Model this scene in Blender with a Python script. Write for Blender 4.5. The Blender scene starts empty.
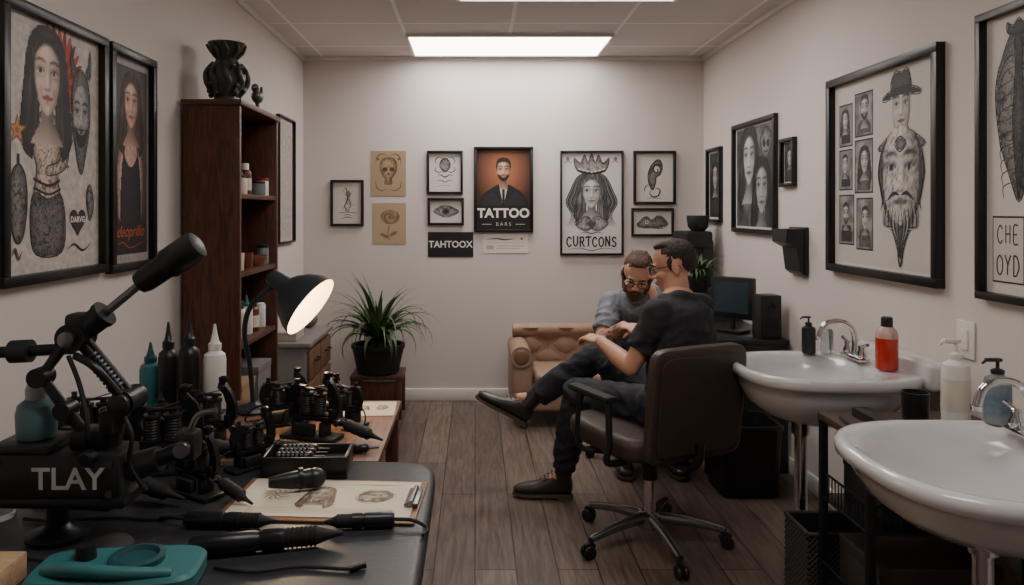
import bpy, bmesh, math, random
from mathutils import Vector, Matrix, noise
random.seed(4)
V=Vector
sc=bpy.context.scene
COL=sc.collection
pi=math.pi
# ------------------------------------------------------------------ materials
MC={}
def lin(c):
    o=[]
    for x in c[:3]:
        x=x/255.0
        o.append(x/12.92 if x<=.04045 else ((x+.055)/1.055)**2.4)
    return (*o,1)
def mat(name,col,rough=.5,metal=0,var=.08,scale=25,bump=0,coat=0,trans=0,es=0,ior=1.45,spec=.5):
    if name in MC: return MC[name]
    m=bpy.data.materials.new(name); m.use_nodes=True
    nt=m.node_tree; N=nt.nodes; L=nt.links; b=N['Principled BSDF']
    c=lin(col)
    tc=N.new('ShaderNodeTexCoord'); no=N.new('ShaderNodeTexNoise'); no.inputs['Scale'].default_value=scale; no.inputs['Detail'].default_value=4
    L.new(tc.outputs['Object'],no.inputs['Vector'])
    mx=N.new('ShaderNodeMix'); mx.data_type='RGBA'
    mx.inputs[6].default_value=(*[max(0,x*(1-var)) for x in c[:3]],1); mx.inputs[7].default_value=(*[min(1,x*(1+var)) for x in c[:3]],1)
    L.new(no.outputs['Fac'],mx.inputs[0]); L.new(mx.outputs[2],b.inputs['Base Color'])
    b.inputs['Roughness'].default_value=rough; b.inputs['Metallic'].default_value=metal
    b.inputs['Coat Weight'].default_value=coat; b.inputs['Coat Roughness'].default_value=.08
    b.inputs['Transmission Weight'].default_value=trans; b.inputs['IOR'].default_value=ior
    b.inputs['Specular IOR Level'].default_value=spec
    if es: L.new(mx.outputs[2],b.inputs['Emission Color']); b.inputs['Emission Strength'].default_value=es
    if bump:
        bp=N.new('ShaderNodeBump'); bp.inputs['Strength'].default_value=bump; bp.inputs['Distance'].default_value=.01
        L.new(no.outputs['Fac'],bp.inputs['Height']); L.new(bp.outputs[0],b.inputs['Normal'])
    MC[name]=m; return m
def tone_mat():
    if 'shaded_print' in MC: return MC['shaded_print']
    m=mat('shaded_print',(128,128,128),rough=.6);nt=m.node_tree;a=nt.nodes.new('ShaderNodeAttribute');a.attribute_name='tone'
    nt.links.new(a.outputs['Color'],nt.nodes['Principled BSDF'].inputs['Base Color']);return m
def wood(name,c1,c2,scale=6,rough=.45,axis='Z'):
    if name in MC: return MC[name]
    m=mat(name,c1,rough=rough)
    nt=m.node_tree;N=nt.nodes;L=nt.links;b=N['Principled BSDF']
    tc=N.new('ShaderNodeTexCoord');mp=N.new('ShaderNodeMapping')
    s={'X':(1,9,9),'Y':(9,1,9),'Z':(9,9,1)}[axis]; mp.inputs['Scale'].default_value=s
    no=N.new('ShaderNodeTexNoise');no.inputs['Scale'].default_value=scale;no.inputs['Detail'].default_value=8;no.inputs['Distortion'].default_value=1.2
    r=N.new('ShaderNodeValToRGB');r.color_ramp.elements[0].color=lin(c1);r.color_ramp.elements[1].color=lin(c2)
    r.color_ramp.elements[0].position=.3;r.color_ramp.elements[1].position=.7
    L.new(tc.outputs['Object'],mp.inputs[0]);L.new(mp.outputs[0],no.inputs['Vector']);L.new(no.outputs['Fac'],r.inputs[0]);L.new(r.outputs[0],b.inputs['Base Color'])
    return m
def floor_mat():
    m=mat('plank_floor',(90,76,68),rough=.42); nt=m.node_tree;N=nt.nodes;L=nt.links;b=N['Principled BSDF']
    tc=N.new('ShaderNodeTexCoord');mp=N.new('ShaderNodeMapping');mp.inputs['Rotation'].default_value=(0,0,pi/2)
    br=N.new('ShaderNodeTexBrick');br.inputs['Scale'].default_value=1;br.inputs['Brick Width'].default_value=1.25;br.inputs['Row Height'].default_value=.165
    br.inputs['Mortar Size'].default_value=.003;br.inputs['Color1'].default_value=lin((124,108,98));br.inputs['Color2'].default_value=lin((98,84,76));br.inputs['Mortar'].default_value=lin((46,38,34));br.inputs['Bias'].default_value=0
    br.offset=.37
    L.new(tc.outputs['Object'],mp.inputs[0]);L.new(mp.outputs[0],br.inputs['Vector'])
    mp2=N.new('ShaderNodeMapping');mp2.inputs['Scale'].default_value=(14,1.2,1)
    no=N.new('ShaderNodeTexNoise');no.inputs['Scale'].default_value=3.5;no.inputs['Detail'].default_value=10;no.inputs['Distortion'].default_value=.8
    L.new(tc.outputs['Object'],mp2.inputs[0]);L.new(mp2.outputs[0],no.inputs['Vector'])
    r=N.new('ShaderNodeValToRGB');r.color_ramp.elements[0].color=(.5,.48,.47,1);r.color_ramp.elements[1].color=(1.2,1.2,1.2,1);r.color_ramp.elements[0].position=.3;r.color_ramp.elements[1].position=.72
    L.new(no.outputs['Fac'],r.inputs[0])
    mx=N.new('ShaderNodeMix');mx.data_type='RGBA';mx.blend_type='MULTIPLY';mx.inputs[0].default_value=1
    L.new(br.outputs['Color'],mx.inputs[6]);L.new(r.outputs[0],mx.inputs[7]);L.new(mx.outputs[2],b.inputs['Base Color'])
    bp=N.new('ShaderNodeBump');bp.inputs['Strength'].default_value=.3;bp.inputs['Distance'].default_value=.003;bp.invert=True
    L.new(br.outputs['Fac'],bp.inputs['Height']);L.new(bp.outputs[0],b.inputs['Normal'])
    return m
def ceil_mat():
    m=mat('ceiling_tiles',(150,140,134),rough=.9); nt=m.node_tree;N=nt.nodes;L=nt.links;b=N['Principled BSDF']
    tc=N.new('ShaderNodeTexCoord');mp=N.new('ShaderNodeMapping');mp.inputs['Location'].default_value=(.46,-.05,0)
    br=N.new('ShaderNodeTexBrick');br.inputs['Scale'].default_value=1;br.inputs['Brick Width'].default_value=.69;br.inputs['Row Height'].default_value=.65;br.offset=0
    br.inputs['Mortar Size'].default_value=.012;br.inputs['Color1'].default_value=lin((216,209,206));br.inputs['Color2'].default_value=lin((208,201,198));br.inputs['Mortar'].default_value=lin((240,235,232))
    L.new(tc.outputs['Object'],mp.inputs[0]);L.new(mp.outputs[0],br.inputs['Vector']);L.new(br.outputs['Color'],b.inputs['Base Color'])
    return m
BLK=mat('black_plastic',(30,30,32),rough=.38,var=.2)
BLKM=mat('black_metal',(42,42,45),rough=.34,metal=.6,var=.2)
BLKR=mat('black_rubber',(27,27,28),rough=.7,var=.3,bump=.1)
CHR=mat('chrome',(215,215,218),rough=.12,metal=1,var=.03)
STEEL=mat('brushed_steel',(130,130,134),rough=.35,metal=1,var=.1)
DST=mat('dark_steel',(84,84,88),rough=.38,metal=1,var=.15)
WHITE=mat('white_plastic',(225,222,216),rough=.35,var=.03)
CER=mat('white_ceramic',(205,204,204),rough=.12,var=.02,coat=.6)
FRM=mat('black_frame',(24,22,22),rough=.35,var=.2)
WAL=mat('painted_plaster',(211,202,196),rough=.85,var=.03,scale=3,bump=.03)
TRIM=mat('white_trim',(225,220,216),rough=.5,var=.03)
DWOOD=wood('dark_walnut',(60,35,25),(100,60,43))
MWOOD=wood('brown_oak',(92,64,48),(136,98,74),axis='Y')
GWOOD=wood('gray_brown_oak',(62,50,43),(92,76,64),axis='Y')
LWOOD=wood('light_pine',(176,142,108),(206,174,138),axis='X')
TEAL=mat('teal_plastic',(50,108,110),rough=.45)
TEALD=mat('dark_teal_plastic',(28,72,76),rough=.45)
LEATH=mat('dark_brown_vinyl',(66,54,48),rough=.48,var=.12,scale=90,bump=.12)
TAN=mat('tan_leather',(160,130,110),rough=.5,var=.12,scale=14,bump=.1)
TAND=mat('tan_leather_button',(128,98,80),rough=.45)
# ------------------------------------------------------------------ mesh builder
def basis(d,up=V((0,0,1))):
    d=V(d).normalized(); up=V(up)
    if abs(d.dot(up.normalized()))>.98: up=V((0,1,0)) if abs(d.y)<.9 else V((1,0,0))
    x=up.cross(d).normalized(); y=d.cross(x)
    return Matrix((x,y,d)).transposed()
def smoothpts(pts,k=6):
    pts=[V(p) for p in pts]; n=len(pts); o=[]
    for i in range(n-1):
        p0=pts[max(i-1,0)];p1=pts[i];p2=pts[i+1];p3=pts[min(i+2,n-1)]
        for j in range(k):
            t=j/k
            o.append(.5*((2*p1)+(p2-p0)*t+(2*p0-5*p1+4*p2-p3)*t*t+(3*p1-p0-3*p2+p3)*t**3))
    o.append(pts[-1]); return o
class MB:
    def __init__(s,T=None): s.v=[];s.f=[];s.mi=[];s.mats=[];s.T=T;s.cols={}
    def idx(s,m):
        if m not in s.mats: s.mats.append(m)
        return s.mats.index(m)
    def add(s,vs,fs,m,cols=None):
        o=len(s.v); k=s.idx(m)
        for p in vs: s.v.append(s.T@V(p) if s.T else V(p))
        for f in fs: s.f.append([o+i for i in f]); s.mi.append(k)
        if cols:
            for i,c in enumerate(cols): s.cols[o+i]=c
        return s
    def box(s,c,size,m,R=None,bev=.003):
        bm=bmesh.new(); bmesh.ops.create_cube(bm,size=1)
        for v in bm.verts: v.co=V((v.co.x*size[0],v.co.y*size[1],v.co.z*size[2]))
        if bev>0: bmesh.ops.bevel(bm,geom=bm.edges[:],offset=min(bev,min(size)*.45),segments=2 if bev<.02 else 4,affect='EDGES',profile=.5)
        bm.verts.index_update()
        vs=[(R@v.co if R else v.co)+V(c) for v in bm.verts]; fs=[[v.index for v in f.verts] for f in bm.faces]; bm.free()
        return s.add(vs,fs,m)
    def bb(s,x0,x1,y0,y1,z0,z1,m,bev=.003):
        return s.box(((x0+x1)/2,(y0+y1)/2,(z0+z1)/2),(x1-x0,y1-y0,z1-z0),m,None,bev)
    def rings(s,rs,m,cap=True,closed=False):
        n=len(rs[0]); vs=[p for r in rs for p in r]; fs=[]
        R=len(rs)
        for i in range(R-1 if not closed else R):
            a=i*n;b=((i+1)%R)*n
            for j in range(n):
                k=(j+1)%n; fs.append([a+j,a+k,b+k,b+j])
        if cap and not closed: fs.append(list(range(n))[::-1]); fs.append([(R-1)*n+j for j in range(n)])
        return s.add(vs,fs,m)
    def cyl(s,p0,p1,r0,r1=None,m=None,n=20,cap=True):
        if r1 is None: r1=r0
        p0=V(p0);p1=V(p1);B=basis(p1-p0)
        rs=[[p+B@V((r*math.cos(2*pi*j/n),r*math.sin(2*pi*j/n),0)) for j in range(n)] for p,r in((p0,r0),(p1,r1))]
        return s.rings(rs,m,cap)
    def lathe(s,prof,m,o=(0,0,0),axis=(0,0,1),n=28,cap=True):
        B=basis(axis);o=V(o)
        rs=[[o+B@V((max(r,1e-4)*math.cos(2*pi*j/n),max(r,1e-4)*math.sin(2*pi*j/n),z)) for j in range(n)] for r,z in prof]
        return s.rings(rs,m,cap)
    def tube(s,pts,r,m,n=10,k=6,sm=True):
        rr=r if isinstance(r,(list,tuple)) else None
        P=smoothpts(pts,k) if sm else [V(p) for p in pts]
        rs=[];prev=None
        for i,p in enumerate(P):
            d=(P[min(i+1,len(P)-1)]-P[max(i-1,0)]).normalized()
            if prev is None: x=basis(d)@V((1,0,0))
            else:
                x=(prev-d*prev.dot(d)).normalized()
            prev=x;y=d.cross(x)
            t=i/(len(P)-1)
            if rr:
                q=t*(len(rr)-1);a=int(min(q,len(rr)-2));q-=a;R=rr[a]*(1-q)+rr[a+1]*q
            else: R=r
            rs.append([p+x*R*math.cos(2*pi*j/n)+y*R*math.sin(2*pi*j/n) for j in range(n)])
        return s.rings(rs,m)
    def ell(s,c,r,m,R=None,n=20,k=12):
        if not isinstance(r,(list,tuple)): r=(r,r,r)
        rs=[]
        for i in range(k+1):
            a=-pi/2+pi*i/k; a=max(-pi/2+.02,min(pi/2-.02,a))
            ring=[]
            for j in range(n):
                b=2*pi*j/n; p=V((r[0]*math.cos(a)*math.cos(b),r[1]*math.cos(a)*math.sin(b),r[2]*math.sin(a)))
                ring.append((R@p if R else p)+V(c))
            rs.append(ring)
        return s.rings(rs,m)
    def prism(s,out,h,m,M=None):
        n=len(out); vs=[V((x,y,0)) for x,y in out]+[V((x,y,h)) for x,y in out]
        if M: vs=[M@v for v in vs]
        fs=[list(range(n))[::-1],[n+i for i in range(n)]]+[[i,(i+1)%n,n+(i+1)%n,n+i] for i in range(n)]
        return s.add(vs,fs,m)
    def obj(s,name,parent=None,smooth=True,ang=38,voxel=None,sm=3,label=None,world=False,flipfix=True,fold=0,fs=16):
        me=bpy.data.meshes.new(name)
        vs=s.v
        if world and parent is not None:
            I=WM[parent].inverted(); vs=[I@v for v in vs]
        me.from_pydata([tuple(v) for v in vs],[],s.f)
        for m in s.mats: me.materials.append(m)
        me.polygons.foreach_set('material_index',s.mi)
        bm=bmesh.new();bm.from_mesh(me)
        if flipfix: bmesh.ops.recalc_face_normals(bm,faces=bm.faces[:])
        for f in bm.faces: f.smooth=smooth
        if smooth and not voxel:
            for e in bm.edges:
                if len(e.link_faces)==2 and e.calc_face_angle(0)>math.radians(ang): e.smooth=False
        bm.to_mesh(me);bm.free()
        if s.cols:
            at=me.color_attributes.new('tone','FLOAT_COLOR','POINT')
            arr=[.5]*(4*len(me.vertices))
            for i,c in s.cols.items(): arr[4*i:4*i+4]=list(lin(c))
            at.data.foreach_set('color',arr)
        ob=bpy.data.objects.new(name,me); COL.objects.link(ob)
        if voxel:
            a=ob.modifiers.new('r','REMESH');a.mode='VOXEL';a.voxel_size=voxel;a.use_smooth_shade=True
            if sm:
                b=ob.modifiers.new('s','SMOOTH');b.iterations=sm;b.factor=.5
            dg=bpy.context.evaluated_depsgraph_get()
            me2=bpy.data.meshes.new_from_object(ob.evaluated_get(dg)); ob.modifiers.clear(); ob.data=me2
            me2.materials.clear()
            me2.materials.append(s.mats[0])
            for p in me2.polygons: p.material_index=0; p.use_smooth=True
            if fold:
                nn=[(v.co.copy(),v.normal.copy()) for v in me2.vertices]
                for v,(c,nv) in zip(me2.vertices,nn):
                    q=c+noise.noise_vector(c*5)*.05
                    a=noise.noise(V((q.x*fs*.6,q.y*fs*.6,q.z*fs)));b_=noise.noise(V((q.x*fs*1.6+7,q.y*fs*1.6,q.z*fs*2.2)))
                    v.co=c+nv*fold*((1-abs(a)*2.6)*.8+b_*.5)
        if parent is not None: ob.parent=parent; WM[ob]=WM[parent].copy()
        else: WM[ob]=Matrix()
        if label: ob['label']=label
        return ob
WM={}
def thing(name,label,cat,loc=(0,0,0),rz=0,M=None,group=None,tilt=None):
    e=bpy.data.objects.new(name,None); e.empty_display_size=.05; COL.objects.link(e)
    mm=M if M is not None else Matrix.Translation(V(loc))@Matrix.Rotation(rz,4,'Z')@(tilt if tilt is not None else Matrix())
    e.matrix_world=mm; WM[e]=mm.copy(); e['label']=label;e['category']=cat
    if group: e['group']=group
    return e
def dup(top,M,label=None,group=None):
    def rec(o,par):
        n=o.copy(); COL.objects.link(n)
        if par is None: n.matrix_world=M; WM[n]=M.copy()
        else: n.parent=par
        for c in o.children: rec(c,n)
        return n
    n=rec(top,None)
    if label: n['label']=label
    if group: n['group']=group
    return n
def TR(x,y,z,rz=0): return Matrix.Translation((x,y,z))@Matrix.Rotation(rz,4,'Z')
# ------------------------------------------------------------------ room
XL,XR,YB,YF,ZC=-1.30,1.73,5.60,-1.3,2.60
def struct(mb,name):
    o=mb.obj(name); o['kind']='structure'; return o
struct(MB().bb(XL-.1,XR+.1,YF-.1,YB+.1,-.1,0,floor_mat(),bev=0),'floor')
struct(MB().bb(XL-.1,XR+.1,YF-.1,YB+.1,ZC,ZC+.1,ceil_mat(),bev=0),'ceiling')
struct(MB().bb(XL-.1,XR+.1,YB,YB+.1,0,ZC,WAL,bev=0),'wall_back')
struct(MB().bb(XL-.1,XL,YF,YB,0,ZC,WAL,bev=0),'wall_left')
struct(MB().bb(XR,XR+.1,YF,YB,0,ZC,WAL,bev=0),'wall_right')
struct(MB().bb(XL-.1,XR+.1,YF-.1,YF,0,ZC,WAL,bev=0),'wall_front')
struct(MB().bb(XL+.0,XR-.0,YB-.015,YB,0,.09,TRIM,bev=.004),'baseboard_back')
struct(MB().bb(XL,XL+.015,YF,YB-.015,0,.09,TRIM,bev=.004),'baseboard_left')
struct(MB().bb(XR-.015,XR,YF,YB-.015,0,.09,TRIM,bev=.004),'baseboard_right')
struct(MB().bb(XL+.0,XR-.0,YB-.02,YB,ZC-.03,ZC,TRIM,bev=.004),'trim_1')
struct(MB().bb(XL,XL+.02,YF,YB-.02,ZC-.03,ZC,TRIM,bev=.004),'trim_2')
struct(MB().bb(XR-.02,XR,YF,YB-.02,ZC-.03,ZC,TRIM,bev=.004),'trim_3')
PANEL=mat('light_diffuser',(255,248,242),rough=.6,var=.01,es=10.8)
def ceiling_light(x0,x1,y0,y1,label):
    e=thing('ceiling_light',label,'ceiling light',((x0+x1)/2,(y0+y1)/2,ZC))
    w=(x1-x0)/2;h=(y1-y0)/2
    m=MB();t=.02
    m.bb(-w,w,-h,-h+t,-.022,-.001,TRIM);m.bb(-w,w,h-t,h,-.022,-.001,TRIM);m.bb(-w,-w+t,-h+t,h-t,-.022,-.001,TRIM);m.bb(w-t,w,-h+t,h-t,-.022,-.001,TRIM)
    m.obj('trim_frame',e)
    MB().bb(-w+t,w-t,-h+t,h-t,-.014,-.002,PANEL,bev=0).obj('diffuser',e)
ceiling_light(-.46,.92,4.86,5.50,'long white recessed ceiling light panel, switched on')
ceiling_light(-.10,1.10,3.42,4.05,'recessed white ceiling light panel above the seated people')
ceiling_light(-.46,.92,1.0,1.6,'added out-of-view ceiling light panel over the work table')  # extra panel, added out of view to help light the room
# ------------------------------------------------------------------ wall art toolkit
def amat(c):
    g=max(c)-min(c)<20 and 50<max(c)<190
    return mat('print_%02x%02x%02x'%tuple(c),c,rough=.6,var=.5 if g else .08,scale=38 if g else 70)
K=(30,28,29);G1=(76,74,74);G2=(120,117,115);G3=(168,163,159);PW=(208,201,194)
def text_geo(s,size,bold=0,shear=0):
    cu=bpy.data.curves.new('t','FONT');cu.body=s;cu.size=size;cu.align_x='CENTER';cu.align_y='CENTER';cu.offset=bold;cu.resolution_u=3;cu.shear=shear
    ob=bpy.data.objects.new('t',cu);COL.objects.link(ob)
    dg=bpy.context.evaluated_depsgraph_get();me=bpy.data.meshes.new_from_object(ob.evaluated_get(dg))
    vs=[v.co.copy() for v in me.vertices];fs=[list(p.vertices) for p in me.polygons]
    bpy.data.objects.remove(ob);bpy.data.meshes.remove(me);return vs,fs
LET={'C':[[(.9,.8),(.5,1),(.1,.7),(.1,.3),(.5,0),(.9,.2)]],'U':[[(.1,1),(.12,.3),(.5,0),(.88,.3),(.9,1)]],
'R':[[(.15,0),(.15,1)],[(.1,.97),(.65,1),(.85,.75),(.6,.52),(.15,.5)],[(.4,.5),(.6,.35),(.95,0)]],'T':[[(.0,.9),(.3,1),(.7,.95),(1,1)],[(.5,1),(.5,0)]],
'O':[[(.5,1),(.1,.75),(.1,.25),(.5,0),(.9,.25),(.9,.75),(.5,1)]],'N':[[(.12,0),(.12,1)],[(.12,1),(.88,0)],[(.88,0),(.88,1)]],
'S':[[(.85,.85),(.5,1),(.15,.8),(.3,.57),(.7,.43),(.88,.2),(.5,0),(.1,.15)]],'H':[[(.15,0),(.15,1)],[(.85,0),(.85,1)],[(.15,.5),(.85,.52)]],
'E':[[(.85,1),(.15,.97),(.15,.03),(.88,0)],[(.15,.5),(.7,.52)]],'Y':[[(.05,1),(.5,.5)],[(.95,1),(.5,.5),(.45,0)]],'D':[[(.15,0),(.15,1)],[(.1,1),(.6,.95),(.9,.6),(.85,.3),(.5,.02),(.1,0)]]}
class Art:
    def __init__(s,w,h,paper,z=0.004): s.w=w;s.h=h;s.z=z;s.k=w/h;s.lock=False;s.mb=MB();s.mb.bb(-w/2,w/2,-h/2,h/2,.001,z,amat(paper),bev=0)
    def P(s,u,v): return ((u-.5)*s.w,(v-.5)*s.h)
    def up(s):
        if not s.lock: s.z+=.00004
        return s.z
    def poly(s,pts,c):
        z=s.up();n=len(pts);s.mb.add([(*s.P(*p),z) for p in pts],[list(range(n))],amat(c))
    def smp(s,pts,kk=4):
        P=[V((p[0],p[1],0)) for p in pts];n=len(P);o=[]
        for i in range(n):
            p0,p1,p2,p3=P[i-1],P[i],P[(i+1)%n],P[(i+2)%n]
            for j in range(kk):
                t=j/kk;q=.5*((2*p1)+(p2-p0)*t+(2*p0-5*p1+4*p2-p3)*t*t+(3*p1-p0-3*p2+p3)*t**3);o.append((q.x,q.y))
        return o
    def blob(s,pts,c): s.poly(s.smp(pts),c)
    def raster(s,fn,u0,v0,u1,v1,cell):
        # vertex-coloured patch: fn(u,v) gives an rgb 0-255 tuple or None
        nx=max(2,int((u1-u0)/cell));ny=max(2,int((v1-v0)/(cell*s.k)));z=s.up();idx={};vs=[];cs=[];fs=[]
        for j in range(ny+1):
            for i in range(nx+1):
                u=u0+(u1-u0)*i/nx;v=v0+(v1-v0)*j/ny
                c=fn(u,v) if (.01<u<.99 and .01<v<.99) else None
                if c is not None: idx[(i,j)]=len(vs);vs.append((*s.P(u,v),z));cs.append([max(0,min(255,q)) for q in c])
        for j in range(ny):
            for i in range(nx):
                q=[idx.get(t) for t in((i,j),(i+1,j),(i+1,j+1),(i,j+1))]
                g=[t for t in q if t is not None]
                if len(g)>=3: fs.append(g)
        if fs: s.mb.add(vs,fs,tone_mat(),cs)
    def sblob(s,pts,c,edge=.05,tat=0,ts=18,out=K,ow=.008,cell=.009,dark=.55,lx=.25):
        # softly shaded shape with optional scrolling ink pattern and outline
        P=s.smp(pts);n=len(P);k=s.k;us=[p[0] for p in P];vs_=[p[1] for p in P];u0,u1,v0,v1=min(us),max(us),min(vs_),max(vs_);cu=(u0+u1)/2
        Q=[(p[0],p[1]/k) for p in P]
        def fn(u,v):
            y=v/k;ins=False;dm=9
            for i in range(n):
                ax,ay=Q[i-1];bx,by=Q[i]
                if (ay>y)!=(by>y) and u<(bx-ax)*(y-ay)/(by-ay)+ax: ins=not ins
                dx,dy=bx-ax,by-ay;L=dx*dx+dy*dy
                t=0 if L<1e-12 else max(0,min(1,((u-ax)*dx+(y-ay)*dy)/L));d=(u-ax-dx*t)**2+(y-ay-dy*t)**2
                if d<dm: dm=d
            if not ins: return None
            t=dark+(1-dark)*min(1,math.sqrt(dm)/edge)**.7-lx*max(0,(u-cu)/(u1-u0+1e-6))*1.2
            t*=1+.10*noise.noise(V((u*30,y*30,1)))
            if tat:
                q=noise.noise_vector(V((u*ts*.5,y*ts*.5,3)))*.5
                a=abs(noise.noise(V((u*ts+q.x*2,y*ts+q.y*2,5))));b=abs(noise.noise(V((u*ts*2.1,y*ts*2.1+q.x,9))))
                t*=1-tat*max(0,1-a/.10)-tat*.5*max(0,1-b/.08)-tat*.35*max(0,noise.noise(V((u*ts*.4,y*ts*.4,2))))
            return [q*t for q in c]
        s.raster(fn,u0,v0,u1,v1,cell)
        if out: s.line(P+[P[0]],ow,out,False)
    def ell(s,u,v,ru,rv,c,rot=0,n=22):
        z=s.up();x,y=s.P(u,v);ca,sa=math.cos(rot),math.sin(rot);o=[]
        for j in range(n):
            a=2*pi*j/n;p=ru*s.w*math.cos(a);q=rv*s.w*math.sin(a);o.append((x+p*ca-q*sa,y+p*sa+q*ca,z))
        s.mb.add(o,[list(range(n))],amat(c))
    def rect(s,u0,v0,u1,v1,c): s.poly([(u0,v0),(u1,v0),(u1,v1),(u0,v1)],c)
    def line(s,pts,wd,c,sm=True,taper=False):
        z=s.up();P=[V((*s.P(*p),0)) for p in pts]
        if sm and len(P)>2: P=smoothpts(P,5)
        vs=[];fs=[];n=len(P)
        for i,p in enumerate(P):
            d=(P[min(i+1,n-1)]-P[max(i-1,0)]);d=d.normalized() if d.length>0 else V((1,0,0));nn=V((-d.y,d.x,0))
            w=wd*s.w/2*(1 if not taper else max(.15,math.sin(pi*(i+.5)/n)))
            vs+=[(*(p+nn*w).xy,z),(*(p-nn*w).xy,z)]
        fs=[[2*i,2*i+1,2*i+3,2*i+2] for i in range(n-1)]
        s.mb.add(vs,fs,amat(c))
    def text(s,t,u,v,size,c,bold=0,sx=1,shear=0):
        z=s.up();x,y=s.P(u,v);vs,fs=text_geo(t,size*s.w,bold*s.w,shear);s.mb.add([(x+p.x*sx,y+p.y,z) for p in vs],fs,amat(c))
    def handtext(s,t,u,v,cw,ch,wd,c,gap=.25,serif=0):
        n=len(t);tot=n*cw+(n-1)*cw*gap;x=u-tot/2
        r=random.Random(len(t))
        for ch_ in t:
            dy=(r.random()-.5)*.08*ch
            for st in LET[ch_]:
                P=[(x+px*cw,v+(py-.5)*ch*s.k+dy*s.k) for px,py in st];s.line(P,wd,c,len(P)>2)
                if serif:
                    for p in(P[0],P[-1]): s.ell(p[0],p[1],serif,serif*.7,c,0,8)
            x+=cw*(1+gap)
    def scrib(s,u,v,ru,rv,n,c,wd=.012,ln=.3):
        r=random.Random(n*7+int(u*100)+int(v*37));cl=lambda q:max(.05,min(.95,q));s.up();s.lock=True
        for i in range(n):
            a=r.random()*2*pi;q=math.sqrt(r.random())*.85;x=u+ru*q*math.cos(a);y=v+rv*s.k*q*math.sin(a);l=min(ru,rv)*ln;b=r.random()*2*pi
            s.line([(cl(x),cl(y)),(cl(x+l*math.cos(b)*.6),cl(y+l*s.k*math.sin(b)*.6)),(cl(x+l*math.cos(b+.9)),cl(y+l*s.k*math.sin(b+.9)))],wd*.62,c,True,True)
        s.lock=False
def itp(tab,y):
    if y>tab[0][0] or y<tab[-1][0]: return 0
    for i in range(len(tab)-1):
        a,b=tab[i],tab[i+1]
        if b[0]<=y<=a[0]:
            t=(a[0]-y)/(a[0]-b[0]);return a[1]*(1-t)+b[1]*t
    return 0
FW=[(.45,0),(.43,.09),(.38,.17),(.28,.245),(.15,.285),(0,.285),(-.12,.265),(-.24,.215),(-.34,.15),(-.41,.09),(-.455,0)]
FM=[(.45,0),(.43,.1),(.38,.18),(.28,.25),(.15,.29),(0,.29),(-.12,.275),(-.24,.25),(-.34,.19),(-.42,.11),(-.465,0)]
HL=[(.62,0),(.59,.16),(.52,.28),(.4,.37),(.2,.43),(-.1,.47),(-.4,.52),(-.7,.56),(-.9,.46),(-1.0,.3)]
HM=[(.58,0),(.55,.15),(.48,.25),(.36,.31),(.2,.325),(.05,.31),(.0,.30)]
def gs(x,a): 
    q=x/a
    return math.exp(-q*q) if abs(q)<3 else 0
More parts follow.
